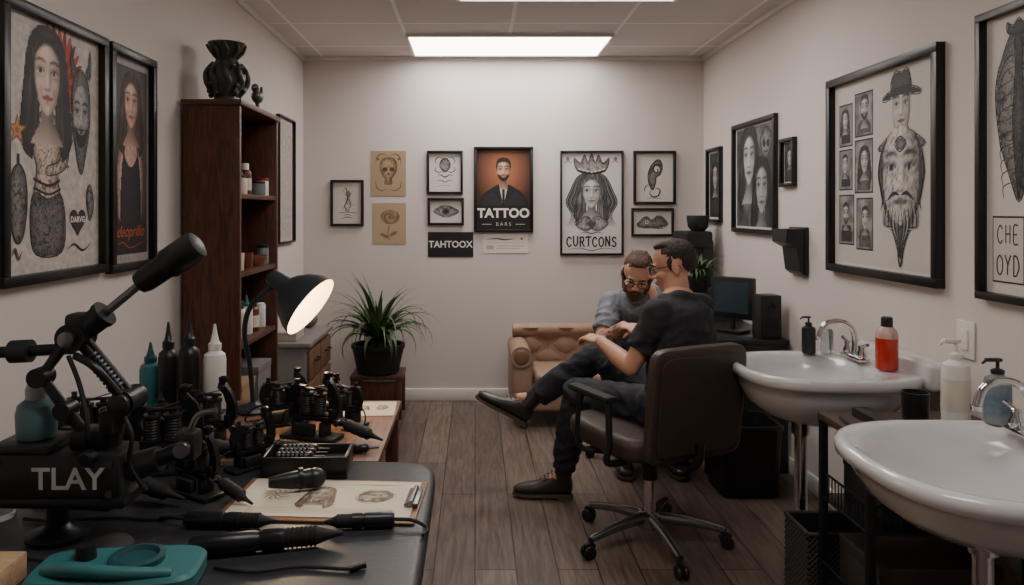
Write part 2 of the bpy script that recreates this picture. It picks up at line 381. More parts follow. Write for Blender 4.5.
def face(A,u,v,s,skin,dark,hair=None,lips=None,long=True,neck=True,male=False,beard=False,st=1.0,tat=0):
    lc=lips or tuple(int(q*.55) for q in skin);HC=hair or dark;TW=FM if male else FW
    def fn(uu,vv):
        x=(uu-u)/s;y=(vv-v)/(s*A.k)/st
        W=itp(TW,y);ax=abs(x)
        if ax<W:
            nx=x/W
            t=.95+.10*gs(x+.06,.14)*gs(y-.28,.09)-.38*max(0,nx)**1.7-.18*max(0,-nx)**4-.30*max(0,-y-.3)
            mixl=0
            for q in(-1,1):
                ex=x-q*.14;ae=abs(ex)
                t-=.24*gs(ex,.095)*gs(y-.095,.045);t+=.08*gs(x-q*.17,.06)*gs(y+.07,.06);t-=.12*gs(x-q*.15,.07)*gs(y+.0,.02);t-=.10*gs(x-q*.13,.03)*gs(y+.17,.07)
                if ae<.115: t-=.68*gs(y-(.165+.035*(1-(ex/.11)**2)),.022 if male else .016)*(1-(ae/.115)**4)
                if ae<.085:
                    t-=.72*gs(y-(.058+.028*(1-(ex/.085)**2)),.011)
                    if abs(y-.055)<.026*(1-(ex/.078)**2): t=max(t,.92 if q<0 else .8)
                    d=math.hypot(ex+.004,y-.058)
                    if d<.028 and abs(y-.055)<.03: t=.13 if math.hypot(ex+.012,y-.068)>.008 else 1.0
                t-=.55*gs(x-q*.034,.014)*gs(y+.133,.009)
            t-=.24*gs(x-.058,.022)*gs(y+.01,.11);t+=.12*gs(x+.004,.016)*gs(y+.02,.12);t-=.40*gs(x,.05)*gs(y+.146,.013);t-=.10*gs(x,.016)*gs(y+.185,.02)
            l=1-(x/.11)**2-((y+.243)/.038)**2
            if l>0: mixl=min(1,l*3)*.85
            if ax<.115: t-=.6*gs(y+.241+.01*math.cos(x*30)*.4,.007)
            t-=.26*gs(x,.06)*gs(y+.308,.013);t+=.08*gs(x,.05)*gs(y+.37,.03)
            if tat:
                a=abs(noise.noise(V((x*9,y*9,4))));b=abs(noise.noise(V((ax*16,y*16,7))))
                t*=1-tat*max(0,1-a/.09)-tat*.6*max(0,1-b/.08)
            t=max(.08,t);c=[skin[i]*t*(1-mixl)+lc[i]*(.55+.5*t)*mixl for i in range(3)]
            hm=0
            if beard:
                yl=-.10-.13*(1-abs(nx))**1.0
                hm=max(0,min(1,(yl-y)*14))
                hm=max(hm,gs(x,.11)*gs(y+.193,.024)*1.1)
                if l>-.2: hm*=.15 if l>0 else .6
            if male and hair:
                hm=max(hm,max(0,min(1,(y-(.30+.05*math.cos(x*9)))*22)));hm=max(hm,max(0,min(1,(abs(nx)-.88)*12))*(1 if y>.0 else 0))
            elif hair and long:
                hm=max(hm,max(0,min(1,(y-(.36-.9*x*x*3))*18)));hm=max(hm,max(0,min(1,(abs(nx)-.84)*9))*(1 if y>-.25 else 0))
            if hm>0:
                hm=min(1,hm);nz=.75+.9*abs(noise.noise(V((x*30,y*12,2))));c=[c[i]*(1-hm)+HC[i]*nz*hm for i in range(3)]
            return c
        if neck and y<-.3 and y>-.78:
            nw=.135+max(0,-y-.52)*.75
            if ax<nw:
                t=.60+.22*max(0,-y-.5)/.25-.2*max(0,x/nw);return [q*t for q in skin]
        if hair:
            HWd=itp(HL if long and not male else HM,y)
            if ax<HWd and (y>-.3 or ax>.15+max(0,-y-.5)*.3):
                w=noise.noise(V((x*5,y*1.6,3)))*.5
                nz=.55+1.5*abs(noise.noise(V((x*22+w*6,y*2.4,1))))+.5*gs(y-.3,.12)*gs(x+.15,.12)
                nz*=1-.35*(ax/HWd)**4
                return [HC[i]*nz+8*nz for i in range(3)]
        return None
    A.raster(fn,u-.6*s,v-1.02*s*A.k*st,u+.6*s,v+.64*s*A.k*st,max(s/46,.005))
def heart(A,u,v,s,c): 
    A.poly([(u+s*.06*16*math.sin(t)**3/1.0,v+A.k*s*.06*(13*math.cos(t)-5*math.cos(2*t)-2*math.cos(3*t)-math.cos(4*t))) for t in [2*pi*i/24 for i in range(24)]],c)
def star(A,u,v,s,c,n=5,q=.42,rot=0): A.poly([(u+(s if i%2==0 else s*q)*math.sin(rot+pi*i/n),v+A.k*(s if i%2==0 else s*q)*math.cos(rot+pi*i/n)) for i in range(2*n)],c)
def picture(wall,a,b,z0,z1,label,draw,paper=PW,fw=.022,fd=.028,fm=None,matw=0,name='framed_picture',cat='picture'):
    cx=(a+b)/2;w=b-a;h=z1-z0;zc=(z0+z1)/2
    if wall=='back': R=Matrix(((1,0,0),(0,0,-1),(0,1,0)));loc=(cx,YB-.0005,zc)
    elif wall=='left': R=Matrix(((0,0,1),(1,0,0),(0,1,0)));loc=(XL+.0005,cx,zc)
    else: R=Matrix(((0,0,-1),(-1,0,0),(0,1,0)));loc=(XR-.0005,cx,zc)
    e=thing(name,label,cat,M=Matrix.Translation(loc)@R.to_4x4())
    if fw:
        m=MB();F=fm or FRM
        for x0,x1,y0,y1 in((-w/2,w/2,-h/2,-h/2+fw),(-w/2,w/2,h/2-fw,h/2),(-w/2,-w/2+fw,-h/2+fw,h/2-fw),(w/2-fw,w/2,-h/2+fw,h/2-fw)): m.bb(x0,x1,y0,y1,0,fd,F,bev=.002)
        m.obj('frame',e)
    iw,ih=w-2*fw,h-2*fw
    A=Art(iw,ih,paper)
    if matw:
        A.rect(matw/iw,matw/ih,1-matw/iw,1-matw/ih,tuple(int(x*.93) for x in paper))
    draw(A); A.mb.obj('artwork' if fw else 'printed_sheet',e,smooth=False,flipfix=False)
    return e
# ---- drawings
def d_small1(A):
    A.line([(.3,.12),(.5,.16),(.7,.12)],.03,G1,True,True);A.line([(.35,.2),(.5,.22),(.68,.19)],.025,G1,True,True)
    A.line([(.3,.75),(.45,.85),(.5,.6),(.4,.4),(.55,.3)],.04,K,True,True);A.line([(.7,.8),(.55,.62),(.62,.45),(.5,.3)],.035,K,True,True)
    A.ell(.52,.72,.09,.11,G2);A.scrib(.5,.5,.22,.3,24,G1,.02,.5);A.line([(.2,.26),(.5,.28),(.82,.25)],.02,K)
def d_skull(A):
    c1=(104,84,62);c2=(176,150,116)
    A.sblob([(.5,.86),(.3,.8),(.25,.62),(.32,.47),(.4,.38),(.4,.26),(.6,.26),(.6,.38),(.68,.47),(.75,.62),(.7,.8)],c2,.12,.25,12,c1,.012,.014)
    A.ell(.4,.59,.07,.06,(80,60,44),.2);A.ell(.6,.59,.07,.06,(80,60,44),-.2);A.poly([(.5,.53),(.46,.46),(.54,.46)],(80,60,44))
    for i in range(5): A.line([(.44+i*.03,.28),(.44+i*.03,.36)],.01,c1,False)
    for q in(-1,1): A.line([(.5,.88),(.5+q*.2,.93),(.5+q*.33,.85),(.5+q*.36,.7)],.03,c1,True,True);A.line([(.5,.16),(.5+q*.2,.12),(.5+q*.34,.2),(.5+q*.36,.34)],.03,c1,True,True);A.ell(.5+q*.3,.82,.05,.03,c1,q*.6)
def d_rose(A):
    for i in range(7): A.ell(.5+.02*math.cos(i*2),.66+.015*math.sin(i*2),.29-.038*i,.22-.029*i,[(128,102,76),(160,134,104)][i%2],i*.7)
    A.line([(.5,.45),(.45,.25),(.5,.1)],.025,(110,88,66));A.ell(.62,.25,.14,.05,(128,102,76),.5);A.ell(.35,.2,.14,.05,(128,102,76),-.5);A.scrib(.5,.66,.25,.2,20,(100,78,58),.016,.5)
def d_script1(A):
    A.sblob([(.5,.88),(.36,.8),(.32,.66),(.4,.56),(.5,.5),(.6,.56),(.68,.66),(.64,.8)],(150,146,142),.08,.5,14,K,.016,.016)
    for q in(-1,1): A.line([(.5,.84),(.5+q*.2,.9),(.5+q*.32,.8),(.5+q*.24,.7)],.03,K,True,True);A.line([(.5,.56),(.5+q*.18,.5),(.5+q*.32,.56),(.5+q*.28,.66)],.03,K,True,True)
    A.line([(.25,.4),(.35,.44),(.5,.38),(.65,.44),(.76,.4)],.04,K,True,True);A.line([(.2,.26),(.35,.3),(.5,.25),(.65,.3),(.8,.26)],.03,G1,True,True);A.line([(.3,.16),(.7,.16)],.014,G2,False)
def d_script2(A):
    A.sblob([(.1,.5),(.3,.72),(.5,.78),(.7,.7),(.92,.5),(.7,.3),(.5,.24),(.3,.32)],(160,156,152),.1,.6,10,K,.014,.02)
    A.ell(.5,.5,.12,.11,G1);A.ell(.5,.5,.06,.06,K)
def d_sign(A):
    A.text('TAHTOOX',.5,.5,.205,(225,220,214),.004,.95)
def d_port(A):
    def bg(u,v):
        d=math.hypot((u-.5)/.55,(v-.72)/.5);t=max(0,1-d)**.8
        return [58+130*t,34+84*t,26+54*t]
    A.raster(bg,.011,.28,.989,.989,.04)
    A.sblob([(.06,.24),(.1,.42),(.26,.51),(.40,.56),(.6,.56),(.74,.51),(.9,.42),(.94,.24),(.5,.15)],(44,41,48),.08,0,10,None)
    A.poly([(.42,.57),(.58,.57),(.56,.4),(.5,.3),(.44,.4)],(196,186,180));A.poly([(.475,.52),(.525,.52),(.52,.3),(.48,.3)],(30,26,30))
    face(A,.5,.735,.44,(214,168,138),(50,30,24),hair=(46,30,24),lips=(160,100,86),male=True,beard=True)
    A.poly([(.26,.5),(.41,.57),(.485,.34)],(34,32,38));A.poly([(.74,.5),(.59,.57),(.515,.34)],(30,28,34));A.line([(.3,.5),(.48,.3)],.006,(16,14,16),False);A.line([(.7,.5),(.52,.3)],.006,(16,14,16),False)
    A.rect(0,0,1,.3,(26,20,20));A.text('TATTOO',.5,.2,.235,(232,226,218),.008);A.text('B A R S',.5,.065,.09,(200,190,180));A.line([(.1,.065),(.28,.065)],.01,(200,190,180),False);A.line([(.72,.065),(.9,.065)],.01,(200,190,180),False)
def d_white(A):
    A.line([(.08,.7),(.3,.74),(.5,.68),(.7,.73)],.03,G1,True,True);A.line([(.08,.52),(.92,.52)],.006,G2,False)
    A.rect(.08,.18,.24,.4,G3);A.line([(.3,.36),(.9,.36)],.010,G2,False);A.line([(.3,.24),(.8,.24)],.010,G2,False);A.ell(.86,.73,.03,.03,(180,80,70))
def d_curt(A):
    hr=(88,86,86)
    for q in(-1,1):
        for i in range(16):
            t=i/15;x=.5+q*(.14+.24*t);A.line([(.5+q*.05,.82),(.5+q*(.14+.1*t),.76),(x-q*.02,.62),(x+q*.05,.5),(x-q*.04,.38),(x+q*.04,.27)],.018,[hr,K,G2,G1][i%4],True,True)
    face(A,.5,.60,.56,(205,200,195),K,hair=(96,94,93),lips=(110,106,104))
    A.sblob([(.26,.82),(.2,.95),(.31,.9),(.38,.98),(.44,.91),(.5,.995),(.56,.91),(.62,.98),(.69,.9),(.8,.95),(.74,.82),(.5,.79)],(158,153,149),.05,.45,14,K,.010)
    A.line([(.27,.82),(.5,.79),(.73,.82)],.03,K);A.line([(.27,.845),(.5,.815),(.73,.845)],.012,PW)
    for i in range(7): A.ell(.3+.067*i,.833-.01*(3-abs(3-i)),.012,.012,PW)
    for q in(-1,1): A.sblob([(.5,.33),(.5+q*.1,.37),(.5+q*.28,.31),(.5+q*.22,.25),(.5+q*.1,.22),(.5,.25)],(170,165,161),.05,.6,16,K,.006)
    heart(A,.5,.285,.08,G1)
    A.handtext('CURTCONS',.5,.115,.083,.16,.024,K,.3,.014);A.line([(.3,.195),(.4,.21),(.5,.195),(.6,.21),(.7,.195)],.018,G1,True,True)
    A.line([(.08,.035),(.3,.05),(.5,.025),(.7,.05),(.92,.035)],.012,K,True,True)
    for x in(.1,.9): A.ell(x,.94,.03,.03,G2);A.line([(x-.05,.9),(x,.92),(x+.05,.9)],.012,G2)
def d_curl(A):
    A.sblob([(.46,.24),(.36,.36),(.33,.54),(.4,.72),(.56,.86),(.68,.84),(.72,.7),(.66,.56),(.56,.5),(.54,.38)],(132,128,125),.10,.4,10,K,.02,.014)
    A.ell(.56,.66,.09,.09,PW);A.line([(.66,.74),(.54,.76),(.48,.68),(.53,.6),(.6,.62),(.59,.68)],.035,K,True,False)
    A.line([(.46,.28),(.38,.18),(.46,.1),(.6,.12),(.66,.22),(.58,.28),(.52,.22)],.04,K,True,True);A.line([(.36,.36),(.26,.3),(.24,.2)],.03,G1,True,True)
    A.line([(.3,.07),(.7,.07)],.012,G2,False)
def d_land(A):
    A.sblob([(.1,.32),(.2,.6),(.35,.74),(.5,.6),(.65,.78),(.8,.68),(.92,.36),(.5,.22)],(140,136,132),.12,.6,8,K,.01,.018)
    A.line([(.1,.25),(.4,.3),(.7,.22),(.92,.28)],.02,K,True,True);A.ell(.36,.5,.05,.05,PW);A.ell(.36,.5,.025,.025,K)
def d_womanA(A):
    red=(176,62,42);rd=(130,40,30);sk=(204,182,166)
    for i in range(17):
        a=-1.1+i*.22;A.line([(.5,.8),(.5+.17*math.cos(a),.8+.17*A.k*math.sin(a)),(.5+.31*math.cos(a+.15),.8+.31*A.k*math.sin(a+.15))],.055,red if i%2 else rd,True,True)
    A.sblob([(.36,.68),(.35,.64),(.27,.6),(.24,.5),(.3,.42),(.27,.3),(.24,.18),(.3,.07),(.56,.07),(.6,.2),(.54,.32),(.52,.42),(.58,.52),(.55,.61),(.46,.64),(.46,.68)],sk,.06,.62,26,K,.008,.008)
    A.sblob([(.27,.31),(.42,.29),(.55,.31),(.6,.2),(.56,.07),(.3,.07),(.24,.18)],(112,106,103),.06,.75,30,K,.008,.008)
    A.line([(.27,.37),(.42,.345),(.54,.37)],.018,K);A.line([(.27,.335),(.42,.31),(.55,.335)],.014,K)
    A.sblob([(.56,.61),(.64,.52),(.6,.42),(.42,.385),(.4,.42),(.53,.45),(.56,.51),(.5,.58)],sk,.03,.6,26,K,.007,.008)
    face(A,.41,.78,.5,(222,196,180),(36,30,30),hair=(44,38,40),lips=(150,52,48))
    A.sblob([(.36,.93),(.3,.97),(.42,.985),(.52,.965),(.48,.93)],(60,52,54),.04,0,10,K,.006)
    # horned grinning face
    for q in(-1,1): A.sblob([(.78+q*.05,.84),(.78+q*.10,.82),(.78+q*.125,.88),(.78+q*.11,.955),(.78+q*.085,.89)],(90,86,85),.03,.4,20,K,.006)
    A.sblob([(.69,.8),(.78,.86),(.87,.8),(.89,.66),(.85,.52),(.78,.4),(.71,.52),(.67,.66)],(118,113,110),.07,.45,22,K,.008,.008)
    face(A,.78,.655,.33,(176,170,165),(24,22,24),lips=(60,56,56),male=True,beard=True,neck=False,st=1.35,tat=.3)
    A.sblob([(.72,.60),(.78,.575),(.84,.60),(.81,.555),(.78,.548),(.75,.555)],(34,30,30),.02,0,10,K,.005);A.blob([(.735,.594),(.78,.575),(.825,.594),(.8,.578),(.76,.578)],(200,194,188))
    star(A,.12,.55,.09,(140,84,50));star(A,.12,.55,.065,(190,132,82));star(A,.12,.55,.03,(150,90,56))
    A.sblob([(.13,.42),(.07,.38),(.055,.28),(.08,.16),(.13,.12),(.18,.16),(.21,.28),(.19,.38)],(126,122,118),.05,.7,20,K,.012,.008);A.line([(.13,.42),(.13,.46)],.02,K,False)
    heart(A,.74,.2,.10,K);heart(A,.74,.2,.08,(48,46,47));A.text('DARVG',.74,.205,.05,PW,.002)
    A.sblob([(.88,.36),(.84,.31),(.86,.24),(.89,.2),(.93,.26),(.92,.32)],(130,125,122),.03,.6,26,K,.008,.008);A.line([(.62,.08),(.7,.1),(.8,.07),(.9,.1)],.015,K,True,True)
    A.line([(.07,.07),(.1,.1),(.13,.06),(.16,.09)],.02,G1,True,True);star(A,.62,.43,.03,G1,4,.3)
def d_womanB(A):
    def bg(u,v): t=max(0,1-math.hypot((u-.5)/.6,(v-.62)/.55));n=.1*noise.noise(V((u*8,v*14,1)));return [(50+58*t)*(1+n),(46+52*t)*(1+n),(46+50*t)*(1+n)]
    A.raster(bg,.05,.04,.95,.96,.04)
    A.sblob([(.36,.62),(.24,.57),(.15,.46),(.17,.3),(.24,.2),(.76,.2),(.83,.3),(.85,.46),(.76,.57),(.64,.62),(.5,.65)],(204,166,146),.10,.25,16,None,cell=.014)
    A.sblob([(.32,.53),(.25,.4),(.27,.18),(.75,.18),(.77,.4),(.70,.53),(.6,.49),(.5,.47),(.4,.49)],(44,40,46),.08,0,10,None,cell=.014);A.line([(.33,.52),(.36,.6)],.02,(30,28,32));A.line([(.69,.52),(.66,.6)],.02,(30,28,32))
    face(A,.52,.78,.66,(214,174,152),(34,26,26),hair=(70,44,34),lips=(160,66,62))
    A.rect(.05,.04,.95,.2,(40,34,34));A.text('deoprilio',.5,.15,.2,(176,78,48),.001,1,.45);A.line([(.1,.08),(.3,.1),(.5,.07),(.9,.1)],.015,(176,78,48),True,True);A.line([(.16,.15),(.1,.19),(.08,.14)],.012,(176,78,48),True,True)
def d_mirror(A):
    A.rect(.06,.03,.94,.97,(176,168,162))
def smoke(A,u0,v0,u1,v1,a,b,sc_=5,cell=.03):
    def bg(u,v):
        q=noise.noise(V((u*sc_,v*sc_/A.k,1)))+.5*noise.noise(V((u*sc_*2.3,v*sc_*2.3/A.k,4)));t=max(0,min(1,.5+q*.8));return [a[i]*(1-t)+b[i]*t for i in range(3)]
    A.raster(bg,u0,v0,u1,v1,cell)
def d_face2(A):
    smoke(A,.03,.02,.97,.98,(50,50,52),(124,122,122),5)
    face(A,.36,.68,.56,(200,196,193),K,hair=(56,54,56),lips=G1);face(A,.68,.38,.52,(172,168,166),K,hair=(44,42,44),lips=G1)
    A.sblob([(.7,.7),(.64,.82),(.7,.92),(.78,.95),(.88,.91),(.92,.82),(.86,.7),(.78,.66)],(150,146,143),.07,.4,14,K,.01,.012);A.ell(.74,.8,.03,.035,K);A.ell(.83,.8,.03,.035,K);A.line([(.74,.73),(.78,.72),(.83,.73)],.012,K)
def d_dark(A):
    smoke(A,.04,.03,.96,.97,(40,38,40),(96,92,92),5,.05);face(A,.5,.62,.7,(176,170,166),K,hair=(46,44,46));A.sblob([(.12,.05),(.2,.25),(.5,.34),(.8,.25),(.88,.05)],(60,57,58),.1,.3,8,None,cell=.03)
def d_big(A):
    for i,(u0,v0,u1,v1) in enumerate([(.06,.66,.2,.88),(.24,.7,.42,.92),(.06,.42,.2,.63),(.24,.4,.42,.67),(.06,.12,.22,.38),(.26,.1,.42,.36)]):
        A.rect(u0-.008,v0-.008,u1+.008,v1+.008,K);smoke(A,u0,v0,u1,v1,(88,84,83),(152,147,143),14,.016)
        cx=(u0+u1)/2;cy=(v0+v1)/2;w=u1-u0
        A.sblob([(cx-w*.4,v0+.01),(cx-w*.32,cy-.04),(cx,cy-.02),(cx+w*.32,cy-.04),(cx+w*.4,v0+.01)],[(44,42,43),(96,92,90)][i%2],.02,.4,30,None,cell=.01);face(A,cx+(.008 if i%2 else -.008),cy+.03,w*.8,(188,182,177),K,hair=(50,47,48),male=i%3!=0,beard=i%3==1)
    # neck and shoulders below the hat portrait
    A.sblob([(.63,.76),(.635,.70),(.56,.66),(.49,.6),(.89,.6),(.83,.66),(.755,.70),(.76,.76)],(168,161,156),.05,.65,28,K,.005,.008)
    face(A,.695,.80,.29,(196,189,183),(30,28,29),male=True,neck=False,lips=G1)
    A.sblob([(.605,.875),(.61,.945),(.65,.98),(.7,.968),(.75,.98),(.775,.94),(.78,.875),(.69,.865)],(62,59,59),.04,0,10,K,.006,.008);A.poly([(.605,.882),(.605,.9),(.78,.9),(.78,.882)],K)
    A.sblob([(.525,.862),(.6,.89),(.69,.878),(.785,.89),(.865,.862),(.84,.842),(.69,.862),(.55,.842)],(48,46,46),.03,0,10,K,.005,.008)
    # large tattooed face tapering into a beard ornament
    A.sblob([(.6,.66),(.69,.69),(.78,.66),(.85,.62),(.885,.52),(.87,.38),(.8,.26),(.74,.16),(.69,.07),(.64,.16),(.58,.26),(.51,.38),(.495,.52),(.53,.62)],(118,113,110),.09,.7,24,K,.008,.008)
    face(A,.69,.475,.58,(208,201,195),(26,24,25),lips=(90,86,84),male=True,beard=False,neck=False,tat=.42)
    for q in(-1,1):
        for i in range(10): A.line([(.69+q*(.008+.015*i),.30+.006*i),(.69+q*(.02+.015*i),.23),(.69+q*(.004+.009*i),.12+.013*i)],.009,[K,G2,K,G3][i%4],True,True)
        A.line([(.69+q*.008,.375),(.69+q*.06,.385),(.69+q*.12,.35)],.02,K,True,True);A.line([(.69+q*.18,.6),(.69+q*.205,.48),(.69+q*.165,.36),(.69+q*.185,.3)],.014,K,True,True)
    A.line([(.69,.12),(.67,.09),(.69,.03),(.71,.09),(.69,.12)],.010,K)
    A.sblob([(.69,.66),(.64,.63),(.66,.6),(.69,.585),(.72,.6),(.74,.63)],(120,115,112),.02,.6,30,K,.006,.008)
def d_che(A):
    A.sblob([(.2,.93),(.13,.86),(.07,.74),(.1,.56),(.18,.42),(.25,.33),(.32,.42),(.4,.56),(.43,.74),(.37,.86),(.3,.93)],(140,134,130),.08,.75,22,K,.008,.008)
    for q in(-1,1):
        for i in range(12):
            t=i/11;A.line([(.25+q*.015,.9-.045*i),(.25+q*(.09+.05*math.sin(2.6*t)),.88-.045*i),(.25+q*(.17-.06*t),.8-.042*i)],.007,[G1,K,K][i%3],True,True)
    A.sblob([(.25,.95),(.22,.9),(.225,.8),(.205,.6),(.235,.4),(.25,.34),(.265,.4),(.295,.6),(.275,.8),(.28,.9)],(84,80,79),.04,.5,24,K,.008,.008)
    A.sblob([(.18,.925),(.16,.97),(.21,.955),(.25,.975),(.29,.955),(.34,.97),(.32,.925)],(70,66,66),.02,0,10,K,.006,.008)
    A.rect(.05,.04,.29,.28,K);A.rect(.056,.046,.284,.273,(196,188,180))
    A.handtext('CHE',.17,.215,.045,.10,.009,K,.35);A.handtext('OYD',.17,.105,.05,.11,.010,K,.25)
    face(A,.70,.6,.55,(186,180,175),K,hair=(60,58,60));A.sblob([(.45,.05),(.5,.25),(.7,.32),(.9,.25),(.95,.05)],(90,86,85),.08,.6,12,K,.006,.012)
def d_edge(A):
    smoke(A,.05,.04,.95,.96,(50,46,46),(96,90,88));face(A,.5,.6,.7,G3,K,hair=(44,42,44))
TANP=(170,146,118);TANP2=(178,154,126)
picture('back',-1.09,-.84,1.319,1.667,'small black-framed ink sketch of dancing figure',d_small1,fw=.018)
picture('back',-.787,-.522,1.546,1.887,'brown paper print with skull drawing',d_skull,paper=TANP,fw=0,name='paper_print')
picture('back',-.772,-.522,1.183,1.493,'brown paper print with rose drawing',d_rose,paper=TANP2,fw=0,name='paper_print')
picture('back',-.363,-.091,1.561,1.887,'small black-framed ornamental ink drawing',d_script1,fw=.018)
picture('back',-.356,-.083,1.326,1.531,'small black-framed eye ink sketch',d_script2,fw=.018)
picture('back',-.356,-.013,1.084,1.273,'black sign with one line of white lettering',d_sign,paper=(28,26,28),fw=0,name='wall_sign',cat='sign')
picture('back',-.008,.439,1.273,1.917,'black-framed poster of man in suit with white lettering',d_port,paper=(60,40,34),fw=.02,name='framed_poster',cat='poster')
picture('back',.06,.401,1.115,1.262,'small white paper notice below the poster',d_white,paper=(222,216,208),fw=0,name='paper_notice',cat='sign')
picture('back',.643,1.12,1.10,1.887,'black-framed drawing of crowned long-haired woman with lettering',d_curt,paper=(212,206,200),fw=.014,name='framed_poster',cat='poster')
picture('back',1.196,1.514,1.485,1.887,'black-framed drawing of a curled plume motif',d_curl,fw=.018)
picture('back',1.18,1.499,1.243,1.455,'black-framed landscape ink drawing',d_land,fw=.016)
picture('left',2.0,2.575,1.225,2.035,'large black-framed tattoo flash with woman, red flower and horned face',d_womanA,paper=(186,177,168),fw=.03,fd=.028)
picture('left',2.60,2.965,1.215,2.035,'tall black-framed portrait of long-haired woman with orange script',d_womanB,paper=(150,142,136),fw=.03,fd=.028)
picture('left',1.42,1.95,1.209,1.85,'black-framed dark portrait print',d_edge,fw=.03)
picture('left',4.83,5.26,1.215,2.07,'thin black-framed pale blank panel beside bookshelf',d_mirror,paper=(190,182,176),fw=.012)
picture('right',5.16,5.47,1.354,1.885,'narrow black-framed dark portrait print in the corner',d_dark,fw=.02)
picture('right',4.22,4.92,1.296,1.995,'black-framed gray print of two faces',d_face2,fw=.028)
picture('right',3.97,4.15,1.568,1.835,'tiny black-framed dark print',d_dark,fw=.02)
picture('right',2.72,3.58,1.15,2.06,'large black-framed collage with tattooed head in hat above ornate face',d_big,paper=(206,199,192),fw=.035,fd=.035,matw=.012)
picture('right',1.88,2.52,1.14,2.10,'black-framed winged drawing with handwritten letters',d_che,paper=(206,199,192),fw=.026,fd=.03)
# ------------------------------------------------------------------ bottles etc
def bottle(name,loc,h,r,bm_,cm,label,style='nozzle',cat='bottle',wrap=None,group=None,text=None):
    e=thing(name,label,cat,loc,group=group)
    if style=='pump':
        MB().lathe([(r*.9,0),(r,.004),(r,h*.62),(r*.92,h*.68),(r*.45,h*.73),(r*.4,h*.76)],bm_).obj('bottle_body',e)
        m=MB();m.lathe([(r*.5,h*.75),(r*.52,h*.8),(r*.3,h*.82),(r*.14,h*.83),(r*.14,h*.93)],cm);m.box((-r*.35,0,h*.955),(r*1.3,r*.5,h*.05),cm,bev=.003);m.cyl((-r*.95,0,h*.95),(-r*1.3,0,h*.9),r*.12,r*.1,cm)
        m.obj('pump',e)
    elif style=='nozzle':
        MB().lathe([(r*.92,0),(r,.004),(r,h*.6),(r*.9,h*.66),(r*.5,h*.7),(r*.48,h*.72)],bm_).obj('bottle_body',e)
        MB().lathe([(r*.58,h*.71),(r*.58,h*.78),(r*.4,h*.8),(r*.22,h*.9),(r*.1,h)],cm).obj('nozzle_cap',e)
    elif style=='flip':
        MB().lathe([(r*.92,0),(r,.004),(r,h*.68),(r*.85,h*.76),(r*.55,h*.8)],bm_).obj('bottle_body',e)
        MB().lathe([(r*.6,h*.79),(r*.6,h*.97),(r*.5,h)],cm).obj('cap',e)
    elif style=='liquid':
        MB().lathe([(r*.92,0),(r,.004),(r,h*.6)],bm_).obj('liquid_body',e)
        MB().lathe([(r,h*.601),(r*.98,h*.68),(r*.8,h*.76),(r*.5,h*.82)],CLRR).obj('clear_shoulder',e)
        MB().lathe([(r*.52,h*.81),(r*.52,h*.97),(r*.45,h)],cm).obj('cap',e)
    else:
        MB().lathe([(r*.95,0),(r,.004),(r,h*.8),(r*.9,h*.85)],bm_).obj('jar_body',e)
        MB().lathe([(r*1.02,h*.84),(r*1.02,h*.98),(r*.95,h)],cm).obj('lid',e)
    if wrap: MB().lathe([(r*1.012,h*.14),(r*1.012,h*.52)],wrap,cap=False).obj('paper_label',e)
    return e
REDL=mat('red_liquid',(206,52,32),rough=.1,var=.1,coat=.5,trans=.45)
CLRR=mat('clear_pink_plastic',(226,196,188),rough=.08,trans=.6,var=.01)
CLR=mat('clear_plastic',(220,226,228),rough=.08,trans=.85,var=.01)
GLS=mat('frosted_gray_glass',(150,156,160),rough=.2,trans=.4)
LBL=mat('cream_label',(214,206,192),rough=.6)
LBB=mat('blue_gray_label',(96,112,124),rough=.5,var=.6,scale=60)
CRM=mat('cream_plastic',(214,204,186),rough=.5)
REDP=mat('red_plastic',(150,44,36),rough=.4)
BRN=mat('amber_plastic',(96,52,28),rough=.3)
CARD=mat('cardboard',(150,120,92),rough=.8)
# ------------------------------------------------------------------ bookshelf
e=thing('bookshelf','tall dark walnut open bookshelf against the wall','bookshelf',(-1.145,3.555,0))
bx=MB();
bx.bb(-1.28,-1.03,3.24,3.265,0,1.9,DWOOD);bx.obj('side_panel',e,world=True)
MB().bb(-1.28,-1.03,3.845,3.87,0,1.9,DWOOD).obj('side_panel',e,world=True)
MB().bb(-1.284,-1.27,3.265,3.845,.03,1.88,DWOOD).obj('back_panel',e,world=True)
for z in(.06,.49,.82,1.14,1.49): MB().bb(-1.27,-1.035,3.2655,3.8445,z,z+.022,DWOOD,bev=.002).obj('shelf',e,world=True)
MB().bb(-1.285,-1.02,3.23,3.88,1.9,1.925,DWOOD).obj('top_panel',e,world=True)
Z1=1.513
bottle('bottle',(-1.10,3.36,Z1),.13,.026,WHITE,REDP,'white bottle with red cap on the shelf','flip',wrap=REDP)
bottle('bottle',(-1.09,3.45,Z1),.11,.028,CRM,BLK,'cream squeeze bottle on the shelf','nozzle')
bottle('bottle',(-1.10,3.54,Z1),.15,.03,BRN,WHITE,'amber bottle with white label on the shelf','flip',wrap=LBL)
bottle('jar',(-1.09,3.70,Z1),.07,.04,GLS,BLK,'gray jar with black lid on the shelf','jar','jar')
bottle('jar',(-1.09,3.79,Z1),.09,.032,WHITE,REDP,'white jar with red lid on the shelf','jar','jar')
def bowl(loc,r_,h,m,label,name='bowl'):
    e=thing(name,label,name,loc);MB().lathe([(r_*.5,0),(r_*.55,.004),(r_*.9,h*.6),(r_,h),(r_*.94,h),(r_*.8,h*.55),(r_*.4,.01),(.001,.008)],m,cap=False).obj('vessel',e);return e
